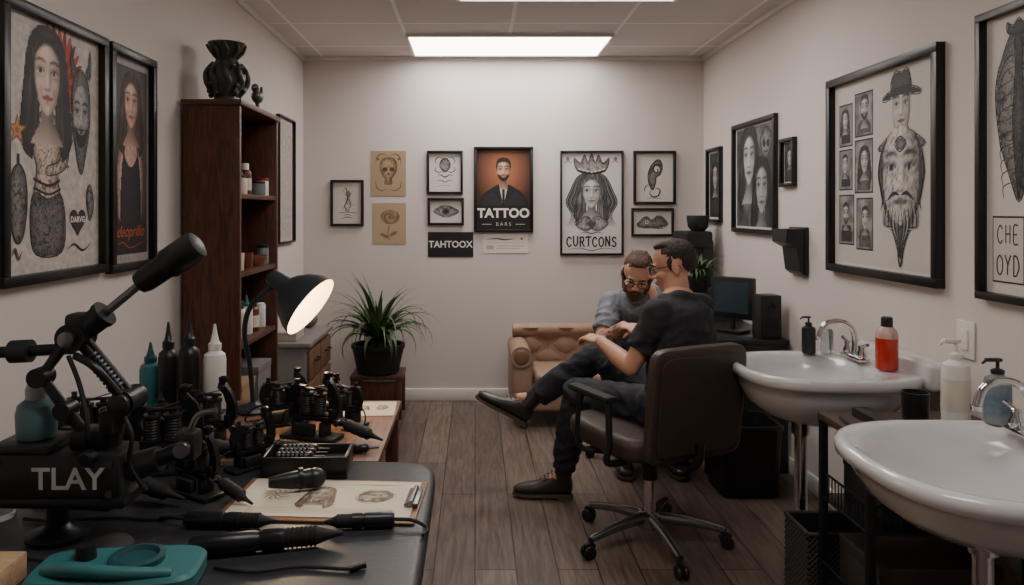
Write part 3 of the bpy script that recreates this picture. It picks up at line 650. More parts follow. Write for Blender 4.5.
def cup(loc,r_,h,m,label,handle=True):
    e=thing('cup',label,'cup',loc);MB().lathe([(r_*.85,0),(r_*.9,.003),(r_,h),(r_*.9,h),(r_*.8,.01),(.001,.008)],m,cap=False).obj('vessel',e)
    if handle: MB().tube([(0,-r_*.9,h*.8),(0,-r_*1.7,h*.7),(0,-r_*1.7,h*.35),(0,-r_*.9,h*.25)],.005,m).obj('handle',e)
    return e
cup((-1.09,3.38,1.163),.036,.08,CRM,'cream mug on the shelf');cup((-1.09,3.52,1.163),.034,.075,mat('brown_glaze',(104,60,42),rough=.25),'brown glazed mug on the shelf')
bowl((-1.10,3.69,1.163),.065,.05,mat('terracotta_glaze',(150,96,70),rough=.4),'terracotta bowl on the shelf')
bottle('jar',(-1.09,3.80,1.163),.1,.03,GLS,BLK,'gray jar with black lid on the middle shelf','jar','jar')
bottle('bottle',(-1.1,3.36,.843),.2,.035,WHITE,WHITE,'white bottle on the lower shelf','flip')
bottle('bottle',(-1.1,3.46,.843),.17,.03,CRM,BLK,'cream bottle with black cap on the lower shelf','flip')
bottle('bottle',(-1.1,3.56,.843),.19,.03,WHITE,TEAL,'white bottle with teal cap on the lower shelf','nozzle')
bottle('bottle',(-1.1,3.66,.843),.15,.032,BRN,BLK,'amber bottle on the lower shelf','flip',wrap=LBL)
bottle('bottle',(-1.1,3.78,.843),.18,.03,WHITE,BLK,'white bottle with black cap on the lower shelf','nozzle')
def carton(loc,sx,sy,h,m,label,rz=0):
    e=thing('carton',label,'box',loc,rz);MB().bb(-sx/2,sx/2,-sy/2,sy/2,0,h,m,bev=.002).obj('carton_body',e)
    mm=MB();mm.bb(-sx/2-.002,sx/2+.002,-sy/2-.002,sy/2+.002,h*.82,h+.003,m,bev=.001);mm.obj('carton_lid',e)
carton((-1.13,3.40,.513),.18,.2,.14,CARD,'brown cardboard carton on the bottom shelf')
carton((-1.13,3.66,.513),.18,.22,.17,mat('gray_card',(110,106,104),rough=.8),'gray cardboard carton on the bottom shelf')
# vase and bird figure
GRN=mat('dark_green_glaze',(62,66,58),rough=.38,var=.5,scale=30,coat=.15)
e=thing('vase','dark green sculpted vase with wide rim on top of bookshelf','vase',(-1.14,3.40,1.926))
MB().lathe([(.05,0),(.06,.006),(.055,.03),(.075,.065),(.084,.11),(.078,.155),(.055,.19),(.044,.21),(.066,.25),(.084,.278),(.074,.28),(.05,.25),(.03,.215),(.001,.2)],GRN).obj('vase_body',e)
m=MB();rr=random.Random(8)
for i in range(9):
    a=2*pi*i/9
    m.tube([(.06*math.cos(a),.06*math.sin(a),.03),(.088*math.cos(a+.25),.088*math.sin(a+.25),.09),(.09*math.cos(a+.05),.09*math.sin(a+.05),.14),(.062*math.cos(a+.3),.062*math.sin(a+.3),.19)],[.006,.015,.013,.005],GRN,n=8)
    m.tube([(.045*math.cos(a),.045*math.sin(a),.205),(.068*math.cos(a+.2),.068*math.sin(a+.2),.235),(.088*math.cos(a),.088*math.sin(a),.268)],[.005,.010,.007],GRN,n=8)
for i in range(30):
    a=rr.random()*6.28;z=.03+.16*rr.random();r_=.055+.034*math.sin(pi*(z-.01)/.2);m.ell((r_*math.cos(a),r_*math.sin(a),z),(.014,.014,.010+.006*rr.random()),GRN,n=8,k=6)
m.ell((.03,-.07,.17),(.028,.022,.026),GRN);m.ell((.055,-.085,.165),(.012,.016,.01),GRN)
m.obj('relief_ornament',e,voxel=.0045,sm=1)
e=thing('bird_figurine','small dark bird figurine on top of bookshelf','figurine',(-1.10,3.74,1.926))
m=MB();m.lathe([(.035,0),(.036,.008),(.012,.014),(.010,.05)],GRN);m.ell((0,0,.085),(.028,.05,.034),GRN);m.ell((0,-.035,.125),(.02,.022,.022),GRN);m.cyl((0,-.05,.128),(0,-.078,.12),.007,.001,GRN,n=8);m.tube([(0,.03,.09),(0,.06,.115),(0,.075,.15)],[.018,.012,.005],GRN,n=8)
m.obj('figurine_body',e,voxel=.004,sm=2)
# ------------------------------------------------------------------ low drawer cabinet
GTOP=mat('gray_laminate',(124,120,117),rough=.5);CABW=wood('cabinet_wood',(88,62,46),(128,94,70),axis='Y')
e=thing('drawer_cabinet','low gray cabinet with brown wooden drawer fronts','cabinet',(-1.13,4.65,0))
MB().bb(-1.28,-.985,4.31,4.97,.02,.64,GTOP).obj('cabinet_body',e,world=True);MB().bb(-1.283,-.955,4.29,4.98,.64,.665,GTOP).obj('cabinet_top',e,world=True)
for j in range(2):
    for i in range(3):
        y0=4.33+j*.32;z0=.06+i*.19
        d=MB().bb(-.985,-.967,y0,y0+.305,z0,z0+.17,CABW).obj('drawer',e,world=True)
        MB().tube([(-.967,y0+.11,z0+.1),(-.94,y0+.12,z0+.1),(-.94,y0+.195,z0+.1),(-.967,y0+.205,z0+.1)],.005,BLKM,sm=False).obj('handle',d,world=True)
carton((-1.13,4.45,.666),.16,.2,.05,mat('pale_card',(170,160,150),rough=.8),'flat pale box on low cabinet')
bottle('bottle',(-1.1,4.65,.666),.14,.03,GLS,BLK,'gray bottle with black cap on low cabinet','flip')
bottle('bottle',(-1.15,4.75,.666),.18,.035,WHITE,WHITE,'white pump bottle on low cabinet','pump')
e=thing('stone_ornament','small gray round stacked stone ornament on low cabinet','ornament',(-1.1,4.89,.666))
GF=mat('gray_stone',(104,104,102),rough=.8,bump=.3)
MB().ell((0,0,.05),(.06,.06,.05),GF).ell((0,0,.12),(.045,.045,.04),GF).ell((0,.03,.16),(.014,.01,.016),GF).ell((0,-.03,.16),(.014,.01,.016),GF).obj('ornament_body',e,voxel=.006,sm=2)
# ------------------------------------------------------------------ plants
LEAF=mat('green_leaf',(86,108,66),rough=.45,var=.4,scale=9);LEAF2=mat('dark_green_leaf',(56,80,50),rough=.45,var=.3,scale=9)
SOIL=mat('potting_soil',(40,30,24),rough=.95,bump=.5)
def leafy(n,L0,L1,seed,wd,lo=.3,hi=1.2,ysq=1.0):
    R=random.Random(seed);m=MB()
    for i in range(n):
        a=2*pi*(i*.618)+R.random()*.5;L=L0+(L1-L0)*R.random();bend=lo+(hi-lo)*R.random()
        k=12;vs=[];fs=[];d=V((math.cos(a),math.sin(a),0));s=V((-math.sin(a),math.cos(a),0));p=d*.03*R.random();th=pi/2-bend*.22
        for j in range(k):
            t=j/(k-1);w=wd*(.35+.65*math.sin(pi*min(1,t*1.15+.12)))*(1-t**3)+.0006
            for q in(p+s*w,p+V((0,0,-w*.35)),p-s*w): vs.append(V((q.x,q.y*(ysq if q.y>0 else 1),q.z)))
            th-=bend*(.6+1.4*t)*(2.3/k);p=p+(d*math.cos(th)+V((0,0,math.sin(th))))*(L/(k-1))
        for j in range(k-1):
            b=3*j;fs+=[[b,b+1,b+4,b+3],[b+1,b+2,b+5,b+4]]
        m.add(vs,fs,LEAF if i%3 else LEAF2)
    return m
e=thing('plant_stand','dark brown square wooden plant stand on the floor','plant stand',(-.68,5.22,0))
m=MB();m.bb(-.18,.18,-.15,.15,.27,.30,DWOOD)
m.obj('stand_top',e)
for x in(-.155,.155):
    for y in(-.125,.125): MB().bb(x-.02,x+.02,y-.02,y+.02,0,.27,DWOOD).obj('leg',e)
MB().bb(-.14,.14,-.13,-.115,.02,.26,DWOOD).obj('front_panel',e)
e=thing('potted_plant','leafy green arching plant in black pot on wooden stand','plant',(-.68,5.20,.301))
MB().lathe([(.13,0),(.145,.01),(.18,.17),(.188,.175),(.188,.2),(.165,.2),(.16,.165),(.001,.16)],BLKR,cap=False).obj('pot',e)
MB().lathe([(.159,.15),(.12,.175),(.001,.18)],SOIL,cap=False).obj('soil',e)
f=leafy(74,.40,.66,5,.023,.35,1.45,.68).obj('foliage',e,flipfix=False);f.location=(0,0,.17)
# ------------------------------------------------------------------ sofa
e=thing('sofa','tan leather tufted sofa with rolled arms by the wall','sofa',(.77,5.15,0))
T=Matrix.Translation((.77,5.15,0))
MB(T).bb(-.50,.50,-.30,.28,.12,.27,TAN,bev=.02).obj('sofa_base',e,world=True)
MB(T).bb(-.375,0,-.32,.14,.27,.37,TAN,bev=.035).obj('seat_cushion',e,world=True)
MB(T).bb(0,.375,-.32,.14,.27,.37,TAN,bev=.035).obj('seat_cushion',e,world=True)
m=MB(T);nx,nz=66,26;vs=[];fs=[]
for j in range(nz+1):
    for i in range(nx+1):
        x=-.5+i/nx;z=.30+.31*j/nz
        u=(x+.5)/.125;v=(z-.30)/.09
        q=abs(math.sin(pi*(u+v)/2))*abs(math.sin(pi*(u-v)/2))
        roll=.0 if j/nz<.75 else -.05*math.sin((j/nz-.75)/.25*pi/2)
        vs.append((x,.14-.045*q**.5+roll,z))
for j in range(nz):
    for i in range(nx): a=j*(nx+1)+i;fs.append([a,a+1,a+nx+2,a+nx+1])
m.add(vs,fs,TAN);m.bb(-.5,.5,.12,.27,.2,.6,TAN,bev=.02);m.cyl((-.5,.135,.585),(.5,.135,.585),.05,.05,TAN)
m.obj('backrest',e,world=True,ang=60)
m=MB(T)
for j in range(1,4):
    for i in range(0,9):
        x=-.5+.125*i;z=.30+.09*j
        if (i+j)%2==0 and abs(x)<.45: m.ell((x,.125,z),(.011,.008,.011),TAND,n=8,k=6)
m.obj('tufting_buttons',e,world=True)
for q in(-1,1):
    m=MB(T);m.bb(q*.46-.07,q*.46+.07,-.30,.20,.12,.47,TAN,bev=.03);m.cyl((q*.465,-.31,.475),(q*.465,.2,.475),.07,.07,TAN,n=28);m.ell((q*.465,-.31,.475),(.05,.012,.05),TAND)
    m.obj('armrest',e,world=True)
for x in(-.45,.45):
    for y in(-.26,.24): MB(T).lathe([(.018,0),(.028,.02),(.03,.1),(.035,.12)],DWOOD,(x,y,0)).obj('leg',e,world=True)
# ------------------------------------------------------------------ office chairs
DARKCH=mat('gray_metal_base',(140,138,138),rough=.25,metal=.9)
def star_base(e,T,z0=.0,R=.31,mt=DARKCH,off=0):
    m=MB(T);m.lathe([(.05,.075),(.055,.08),(.05,.13),(.034,.14)],mt)
    for i in range(5):
        a=off+2*pi*i/5;c,s=math.cos(a),math.sin(a)
        m.tube([(.03*c,.03*s,.115),(R*.55*c,R*.55*s,.105),(R*c,R*s,.078)],[.026,.021,.015],mt,n=10)
    m.obj('star_base',e,world=True)
    for i in range(5):
        a=off+2*pi*i/5;c,s=math.cos(a),math.sin(a);x,y=R*c,R*s
        m=MB(T);m.cyl((x,y,.055),(x,y,.085),.009,.009,BLK,n=10)
        for q in(-1,1):
            o=V((-s,c,0))*.014*q;ax=V((-s,c,0))
            m.lathe([(.012,-.009),(.026,-.008),(.028,-.004),(.028,.004),(.026,.008),(.012,.009)],BLK,V((x+.012*c,y+.012*s,.0285))+o,ax,n=18)
        m.tube([(x-.02*c,y-.02*s,.045),(x,y,.062),(x+.03*c,y+.03*s,.056)],.009,BLK,n=8)
        m.obj('caster',e,world=True)
fC=V((-.42,.907,0)).normalized();ang=math.atan2(fC.y,fC.x)
e=thing('office_chair','dark brown vinyl swivel office chair with armrests on casters','chair',(.755,3.20,0),ang)
T=WM[e]   # local +x is forward
star_base(e,T,off=.35)
MB(T).cyl((0,0,.13),(0,0,.3),.026,.026,CHR).cyl((0,0,.28),(0,0,.4),.034,.034,BLK).obj('gas_column',e,world=True)
MB(T).box((0,0,.400),(.26,.16,.03),BLK).tube([(-.05,0,.405),(-.22,0,.40),(-.30,0,.44),(-.315,0,.52)],.018,BLK).cyl((.02,-.08,.405),(.02,-.22,.4),.006,.006,BLK).obj('tilt_mechanism',e,world=True)
def cushion(m,w,d,h,c,mt,curve=0,n=3.2,tiltR=None,hard=False):
    rs=[]
    prof=((-.5,.2),(-.5,.6),(-.5,.95),(-.44,.985),(-.3,1),(.25,1),(.4,.99),(.48,.965),(.5,.93),(.5,.5),(.49,.2)) if hard else ((-.5,.2),(-.5,.6),(-.5,.88),(-.42,.95),(-.2,1),(.15,1),(.35,.98),(.47,.93),(.5,.86),(.5,.5),(.49,.2))
    for zz,sc_ in prof:
        ring=[]
        for j in range(64):
            a=2*pi*j/64;ca,sa=math.cos(a),math.sin(a);x=abs(ca)**(2/n)*(1 if ca>0 else -1)*w/2*sc_;y=abs(sa)**(2/n)*(1 if sa>0 else -1)*d/2*sc_
            p=V((x,y,h*zz+curve*(y/(d/2))**2*.5));p=(tiltR@p if tiltR else p)+V(c);ring.append(p)
        rs.append(ring)
    m.rings(rs,mt)
m=MB(T);cushion(m,.54,.52,.10,(.05,0,.468),LEATH,.012,n=4.5);m.obj('seat',e,world=True)
BR=Matrix.Rotation(math.radians(-96),3,'Y')
m=MB(T);cushion(m,.46,.47,.045,(-.285,0,.675),LEATH,.012,n=9,tiltR=BR,hard=True)
m.obj('backrest',e,world=True)
m=MB(T);cushion(m,.40,.41,.008,(-.3125,0,.672),mat('dark_brown_shell',(60,50,45),rough=.5),.012,n=9,tiltR=BR,hard=True);m.obj('back_shell',e,world=True)
for q in(-1,1):
    m=MB(T);m.tube([(-.10,q*.2,.41),(-.10,q*.29,.42),(-.12,q*.295,.5),(-.10,q*.285,.66)],.014,BLK,n=10);m.tube([(.05,q*.2,.41),(.1,q*.29,.43),(.11,q*.295,.55),(.09,q*.285,.66)],.012,BLK,n=10)
    m.obj('armrest_support',e,world=True)
    m=MB(T);m.box((.02,q*.285,.675),(.29,.06,.03),BLKR,bev=.013);m.obj('armrest_pad',e,world=True)
e=thing('swivel_stool','black cushioned swivel stool on casters','stool',(.95,4.28,0),.3)
T=WM[e];star_base(e,T,R=.27,off=.2)
MB(T).cyl((0,0,.13),(0,0,.42),.024,.024,CHR).obj('gas_column',e,world=True)
m=MB(T);cushion(m,.36,.36,.07,(0,0,.445),LEATH,0,n=2);m.obj('seat',e,world=True)
# ------------------------------------------------------------------ people
SKIN=mat('skin',(196,146,122),rough=.5,var=.12,scale=30);SKIN2=mat('skin_fair',(208,160,136),rough=.5,var=.12,scale=30)
TSH=mat('black_cotton',(40,41,45),rough=.85,var=.15,scale=60,bump=.2)
JEAN=mat('black_denim',(36,38,44),rough=.8,var=.2,scale=90,bump=.2)
SHOEM=mat('dark_brown_leather',(50,42,38),rough=.35,var=.2,coat=.2)
SOLE=mat('dark_sole',(90,78,68),rough=.7)
LACE=mat('boot_lace',(96,88,80),rough=.8)
HAIRD=mat('dark_hair',(50,38,32),rough=.65,var=.5,scale=160,bump=.8);HAIRB=mat('brown_hair',(78,54,41),rough=.65,var=.5,scale=160,bump=.8)
BEARD=mat('brown_beard',(98,66,49),rough=.7,var=.45,scale=200,bump=.8)
EYEW=mat('eye_white',(210,200,195),rough=.3);LIP=mat('lips',(160,98,86),rough=.5)
SHIRT=mat('gray_blue_cloth',(120,124,132),rough=.85,var=.75,scale=48,bump=.1)
def tattoo_mat():
    m=mat('tattooed_skin',(180,134,112),rough=.5);nt=m.node_tree;N=nt.nodes;L=nt.links;b=N['Principled BSDF']
    tc=N.new('ShaderNodeTexCoord');vo=N.new('ShaderNodeTexNoise');vo.inputs['Scale'].default_value=38;vo.inputs['Distortion'].default_value=2.5
    r=N.new('ShaderNodeValToRGB');r.color_ramp.elements[0].color=lin((56,56,64));r.color_ramp.elements[1].color=lin((196,150,128));r.color_ramp.elements[0].position=.42;r.color_ramp.elements[1].position=.5
    L.new(tc.outputs['Object'],vo.inputs['Vector']);L.new(vo.outputs['Fac'],r.inputs[0]);L.new(r.outputs[0],b.inputs['Base Color']);return m
TATT=tattoo_mat()
def limb(mb,pts,rs,m,k=5):
    pts=[V(p) for p in pts]
    for i in range(len(pts)-1):
        mb.cyl(pts[i],pts[i+1],rs[i],rs[i+1],m,n=18)
    for p,r_ in zip(pts,rs): mb.ell(p,r_,m,n=16,k=10)
def torso(mb,secs,left,m,grow=0):
    P=[V(s[0]) for s in secs];rs=[];N=24
    PP=smoothpts(P,4);n=len(PP)
    for i,p in enumerate(PP):
        q=i/4;a=int(min(q,len(secs)-2));t=q-a;t=t*t*(3-2*t)
        hw=secs[a][1]*(1-t)+secs[a+1][1]*t+grow;hd=secs[a][2]*(1-t)+secs[a+1][2]*t+grow
        d=(PP[min(i+1,n-1)]-PP[max(i-1,0)]).normalized();l=(left-d*left.dot(d)).normalized();f=l.cross(d)
        rs.append([p+l*hw*(abs(math.cos(b))**.85*(1 if math.cos(b)>0 else -1))+f*hd*(abs(math.sin(b))**.85*(1 if math.sin(b)>0 else -1)) for b in [2*pi*j/N for j in range(N)]])
    mb.rings(rs,m)
def hand(mb,w,d,pn,th,curl,m):
    w=V(w);d=V(d).normalized();pn=V(pn);pn=(pn-d*pn.dot(d)).normalized();ac=d.cross(pn).normalized()
    if ac.dot(V(th))<0: ac=-ac
    R=Matrix((d,ac,pn)).transposed()
    mb.ell(w+d*.045,(.05,.040,.016),m,R);mb.ell(w+d*.065,(.03,.040,.014),m,R)
    for i,(L,o) in enumerate(((.068,.031),(.076,.0105),(.071,-.0105),(.055,-.031))):
        p=w+d*.082+ac*o;a=curl*.4+.08*i;rr=[.0095,.009,.0082,.007];pts=[p]
        for j,fr in enumerate((.45,.3,.25)):
            dd=(d*math.cos(a)+pn*math.sin(a)+ac*o*1.5).normalized();p=p+dd*L*fr;pts.append(p);a+=curl*.8
        limb(mb,pts,rr,m)
    p=w+d*.028+ac*.034;pts=[p-ac*.008,p+(d*.5+ac*.75+pn*.3).normalized()*.032];pts.append(pts[-1]+(d*.85+ac*.25+pn*.4).normalized()*.028);pts.append(pts[-1]+(d*.9+pn*.5).normalized()*.022)
    limb(mb,pts,[.013,.0115,.010,.008],m)
def head(mb,C,fw,upv,m):
    fw=V(fw).normalized();upv=V(upv);l=upv.cross(fw).normalized();u=fw.cross(l)
    R=Matrix((fw,l,u)).transposed();Q=lambda a,b,c:C+fw*a+l*b+u*c
    mb.ell(Q(-.008,0,.035),(.095,.076,.085),m,R);mb.ell(Q(.022,0,-.03),(.066,.056,.078),m,R);mb.ell(Q(.050,0,-.080),(.036,.034,.026),m,R)
    mb.ell(Q(.074,0,.024),(.018,.048,.010),m,R)
    for q in(-1,1): mb.tube([Q(-.01,q*.058,-.03),Q(.015,q*.055,-.062),Q(.05,q*.03,-.088)],[.014,.016,.016],m,n=10);mb.ell(Q(.062,q*.046,-.022),(.022,.018,.014),m,R)
    mb.tube([Q(.084,0,.018),Q(.100,0,-.005),Q(.112,0,-.026)],[.007,.009,.012],m,n=10);mb.ell(Q(.1,.011,-.029),(.011,.008,.007),m,R);mb.ell(Q(.1,-.011,-.029),(.011,.008,.007),m,R)
    mb.ell(Q(.088,0,-.052),(.010,.022,.006),m,R);mb.ell(Q(.086,0,-.062),(.010,.018,.006),m,R)
    for q in(-1,1):
        mb.ell(Q(-.012,q*.081,-.003),(.019,.009,.031),m,R)
    return Q,R
def head_parts(e,Q,R,hair,beard,glass,style):
    m=MB();rr=random.Random(5)
    m.ell(Q(-.016,0,.050),(.088,.076,.073),hair,R)
    if style=='quiff':
        m.ell(Q(-.050,0,.012),(.060,.0725,.062),hair,R);m.ell(Q(.03,0,.105),(.05,.052,.022),hair,R)
        for i in range(40): x=-.05+.12*rr.random();y=(rr.random()-.5)*.09;m.ell(Q(x,y,.122-x*x*4-y*y*5),(.020,.006,.005),hair,R,n=8,k=6)
    else:
        m.ell(Q(-.052,0,.020),(.056,.070,.055),hair,R);m.ell(Q(.015,0,.102),(.055,.052,.020),hair,R)
    for q in(-1,1): m.ell(Q(.008,q*.070,.018),(.014,.009,.03),hair,R)
    m.obj('hair',e,world=True,voxel=.004,sm=2,fold=.0022,fs=90)
    m=MB()
    for q in(-1,1): m.tube([Q(.083,q*.048,.022),Q(.094,q*.032,.030),Q(.096,q*.014,.025)],[.003,.0045,.003],hair,n=8)
    m.obj('eyebrows',e,world=True)
    for q in(-1,1):
        m=MB();m.ell(Q(.076,q*.031,.006),(.012,.014,.008),EYEW,R);m.ell(Q(.086,q*.031,.004),(.004,.006,.006),BLK,R);m.obj('eye',e,world=True)
    m=MB();m.ell(Q(.090,0,-.053),(.009,.022,.0035),LIP,R);m.ell(Q(.089,0,-.060),(.009,.018,.0045),LIP,R);m.obj('lips',e,world=True)
    if beard:
        m=MB();m.ell(Q(.046,0,-.085),(.047,.045,.031),BEARD,R);m.ell(Q(.056,0,-.102),(.034,.031,.022),BEARD,R)
        for q in(-1,1): m.tube([Q(.003,q*.071,.005),Q(.008,q*.065,-.035),Q(.020,q*.058,-.062),Q(.045,q*.042,-.084)],[.007,.011,.016,.019],BEARD,n=10)
        m.tube([Q(.084,.028,-.060),Q(.100,0,-.042),Q(.084,-.028,-.060)],[.005,.007,.005],BEARD,n=8)
        m.obj('beard',e,world=True,voxel=.004,sm=1,fold=.002,fs=90)
    if glass:
        m=MB()
        for q in(-1,1):
            pts=[]
            for j in range(17):
                a=2*pi*j/16;pts.append(Q(.104,q*.034+.024*math.cos(a),.004+.018*math.sin(a)))
            m.tube(pts,.0022,BLK,n=6,sm=False)
            m.tube([Q(.102,q*.058,.008),Q(.05,q*.080,.01),Q(-.02,q*.084,.008),Q(-.035,q*.084,-.01)],.0022,BLK,n=6)
        m.tube([Q(.104,.011,.008),Q(.108,0,.011),Q(.104,-.011,.008)],.0022,BLK,n=6)
        m.obj('eyeglasses',e,world=True)
def shoe(e,heel,d,up_,m,name='boot',ank=None):
    d=V(d).normalized();up_=V(up_);l=up_.cross(d).normalized();u=d.cross(l);Mx=Matrix((d,l,u)).transposed();O=V(heel)
    rs=[]
    for x,hw,zb,zt in((-.012,.018,.03,.08),(0,.03,.014,.11),(.03,.036,.012,.128),(.08,.038,.012,.118),(.12,.041,.012,.088),(.17,.047,.012,.070),(.22,.047,.012,.060),(.26,.038,.013,.050),(.282,.018,.018,.038)):
        c=(zb+zt)/2;h=(zt-zb)/2;ring=[]
        for j in range(20):
            a=2*pi*j/20;ca,sa=math.cos(a),math.sin(a)
            ring.append(O+Mx@V((x,hw*abs(ca)**.7*(1 if ca>0 else -1)*(1-.25*max(0,sa)),c+h*abs(sa)**.7*(1 if sa>0 else -1))))
        rs.append(ring)
    b=MB();b.rings(rs,m)
    base=O+Mx@V((.04,0,.08));top=V(ank)+(V(ank)-base).normalized()*.055 if ank is not None else base+u*.09
    b.cyl(base,top,.043,.045,m,n=22);b.tube([top+basis(top-base)@V((.045*math.cos(a*.4),.045*math.sin(a*.4),0)) for a in range(17)],.005,m,n=6,sm=False)
    s_=b.obj(name,e,world=True,ang=60)
    out=[(-.014,.02),(0,.034),(.06,.038),(.12,.042),(.18,.05),(.23,.047),(.27,.034),(.287,.012)];out=out+[(x,-y) for x,y in out[::-1]]
    b=MB();M4=Matrix.Translation(O)@Mx.to_4x4();b.prism(out,.014,SOLE,M4);b.prism([(x,y) for x,y in out if x<.07],.016,SOLE,M4@Matrix.Translation((0,0,-.010)));b.obj('sole',s_,world=True)
    b=MB()
    for i in range(5): x=.088+.018*i;z=.122-.013*i;b.tube([O+Mx@V((x,.024,z-.010)),O+Mx@V((x+.006,0,z+.003)),O+Mx@V((x,-.024,z-.010))],.003,LACE,n=6)
    b.obj('laces',s_,world=True)
def person(label,base,P):
    e=thing('person',label,'person',base)
    L=V(P['left']).normalized();sk=P['skin']
    b=MB();secs=P['torso'];torso(b,secs,L,sk)
    b.cyl(P['neck'],P['headC'],.056,.05,sk)
    Q,R=head(b,V(P['headC']),P['hf'],P['hu'],sk)
    for s_ in('L','R'):
        sh,el,wr=P['arm'+s_];limb(b,[sh,el],[.05,.038],sk);limb(b,[el,(V(el)*.65+V(wr)*.35),wr],[.038,.041,.026],sk)
        hd=P['hand'+s_];hand(b,wr,hd[0],hd[1],hd[2],hd[3],sk)
        hip,kn,an=P['leg'+s_];limb(b,[hip,kn],[.075,.05],sk);limb(b,[kn,(V(kn)*.7+V(an)*.3),an],[.05,.052,.034],sk)
        ft=P['foot'+s_];limb(b,[an,V(an)+V(ft[1]).normalized()*.06-V(ft[2]).normalized()*.03],[.034,.026],sk)
    body=b.obj('body',e,world=True,voxel=.0045,sm=2)
    if P.get('tattoo'):
        body.data.materials.append(TATT);I=WM[e].inverted()
        for s_ in P['tattoo']:
            sh,el,wr=[I@V(q) for q in P['arm'+s_]];a,bb_=el.lerp(wr,-.25),el.lerp(wr,.93);ab=bb_-a
            for p in body.data.polygons:
                c=p.center;t=(c-a).dot(ab)/ab.length_squared
                if 0<t<1 and (c-(a+ab*t)).length<.06: p.material_index=1
    b=MB();torso(b,P['shirt'],L,P['shirtm'],.014)
    for s_ in('L','R'):
        sh,el,wr=P['arm'+s_];q=V(sh).lerp(V(el),P.get('sleeve',.62));b.cyl(sh,q,.062,.060,P['shirtm']);b.ell(sh,.064,P['shirtm'])
    b.obj('shirt',e,world=True,voxel=.006,sm=3,fold=.0085,fs=14)
    if P.get('collar'):
        b=MB();c=V(P['neck']);d=(V(P['headC'])-c).normalized();b.lathe([(.066,-.02),(.062,.012),(.06,.022),(.075,.004),(.08,-.012)],P['shirtm'],c,d,cap=False);b.obj('collar',e,world=True)
    b=MB()
    limb(b,[P['legL'][0],P['legR'][0]],[.115,.115],P['pantm'])
    for s_ in('L','R'):
        hip,kn,an=[V(q) for q in P['leg'+s_]];limb(b,[hip,kn],[.098,.072],P['pantm']);limb(b,[kn,kn*.6+an*.4],[.072,.070],P['pantm']);b.cyl(kn*.6+an*.4,an.lerp(kn,.10),.070,.058,P['pantm'])
    b.obj('trousers',e,world=True,voxel=.006,sm=3,fold=.0085,fs=16)
    for s_ in('L','R'):
        ft=P['foot'+s_];shoe(e,ft[0],ft[1],ft[2],P['shoem'],ank=P['leg'+s_][2])
    head_parts(e,Q,R,P['hair'],P.get('beard'),True,P.get('style'))
    return e
lA=V((-.714,-.70,0))
person('person in black t-shirt, dark jeans and glasses, sitting with crossed legs',(.86,3.25,0),dict(
 left=lA,skin=SKIN,neck=(.885,3.235,1.055),headC=(.885,3.285,1.188),hf=(-.86,.30,-.22),hu=(-.1,.05,1),
 torso=[((.87,3.22,.54),.15,.10),((.885,3.20,.68),.145,.10),((.89,3.19,.85),.165,.105),((.885,3.20,.98),.175,.10),((.885,3.215,1.05),.10,.07),((.885,3.23,1.09),.055,.05)],
 shirt=[((.865,3.225,.56),.155,.11),((.885,3.20,.68),.15,.105),((.89,3.19,.85),.168,.11),((.885,3.20,.98),.175,.10),((.885,3.215,1.045),.10,.065),((.885,3.222,1.065),.062,.05)],
 armL=((.765,3.085,1.005),(.66,3.13,.775),(.57,3.35,.845)),armR=((1.005,3.325,1.005),(1.02,3.55,.82),(.87,3.60,.85)),
 handL=((-.5,.75,.1),(0,.3,-1),(.8,.5,.2),.6),handR=((-.95,.1,.05),(0,0,-1),(0,-1,0),.5),
 legL=((.80,3.20,.575),(.50,3.62,.545),(.44,3.70,.12)),legR=((.93,3.31,.585),(.62,3.70,.71),(.295,3.79,.475)),
 footL=((.475,3.70,.0105),(-.97,.1,0),(0,0,1)),footR=((.255,3.79,.345),(-.87,.03,.46),(.46,0,.87)),
 shirtm=TSH,pantm=JEAN,shoem=SHOEM,hair=HAIRD,style='short',beard=False,sleeve=.66))
person('bearded person in patterned gray shirt and glasses, leaning over client arm',(.93,4.2,0),dict(
 left=(.99,-.1,0),skin=SKIN2,neck=(.88,3.985,.998),headC=(.857,3.905,1.10),hf=(-.26,-.80,-.48),hu=(0,-.5,.85),
 torso=[((.95,4.30,.54),.15,.10),((.94,4.24,.70),.145,.10),((.92,4.13,.84),.165,.105),((.90,4.04,.93),.175,.095),((.89,4.0,.985),.10,.07),((.88,3.97,1.02),.055,.05)],
 shirt=[((.95,4.30,.54),.16,.11),((.94,4.24,.70),.15,.105),((.92,4.13,.84),.168,.11),((.90,4.04,.93),.175,.095),((.89,4.005,.98),.10,.065),((.885,3.985,1.0),.066,.05)],
 armR=((.745,4.03,.935),(.655,3.86,.745),(.735,3.66,.865)),armL=((1.065,4.02,.935),(1.12,3.82,.76),(.95,3.68,.87)),
 handR=((.35,-.85,.1),(.2,0,-1),(1,0,0),.7),handL=((-.75,-.6,0),(0,0,-1),(-.5,-.5,0),.7),
 legR=((.86,4.27,.565),(.74,3.93,.56),(.82,4.16,.12)),legL=((1.04,4.27,.565),(1.12,3.92,.545),(1.10,4.16,.12)),
 footR=((.82,4.20,.0105),(-.05,-1,0),(0,0,1)),footL=((1.10,4.20,.0105),(.0,-1,0),(0,0,1)),
 shirtm=SHIRT,pantm=JEAN,shoem=SHOEM,hair=HAIRB,style='quiff',beard=True,collar=True,sleeve=.72,tattoo='R'))
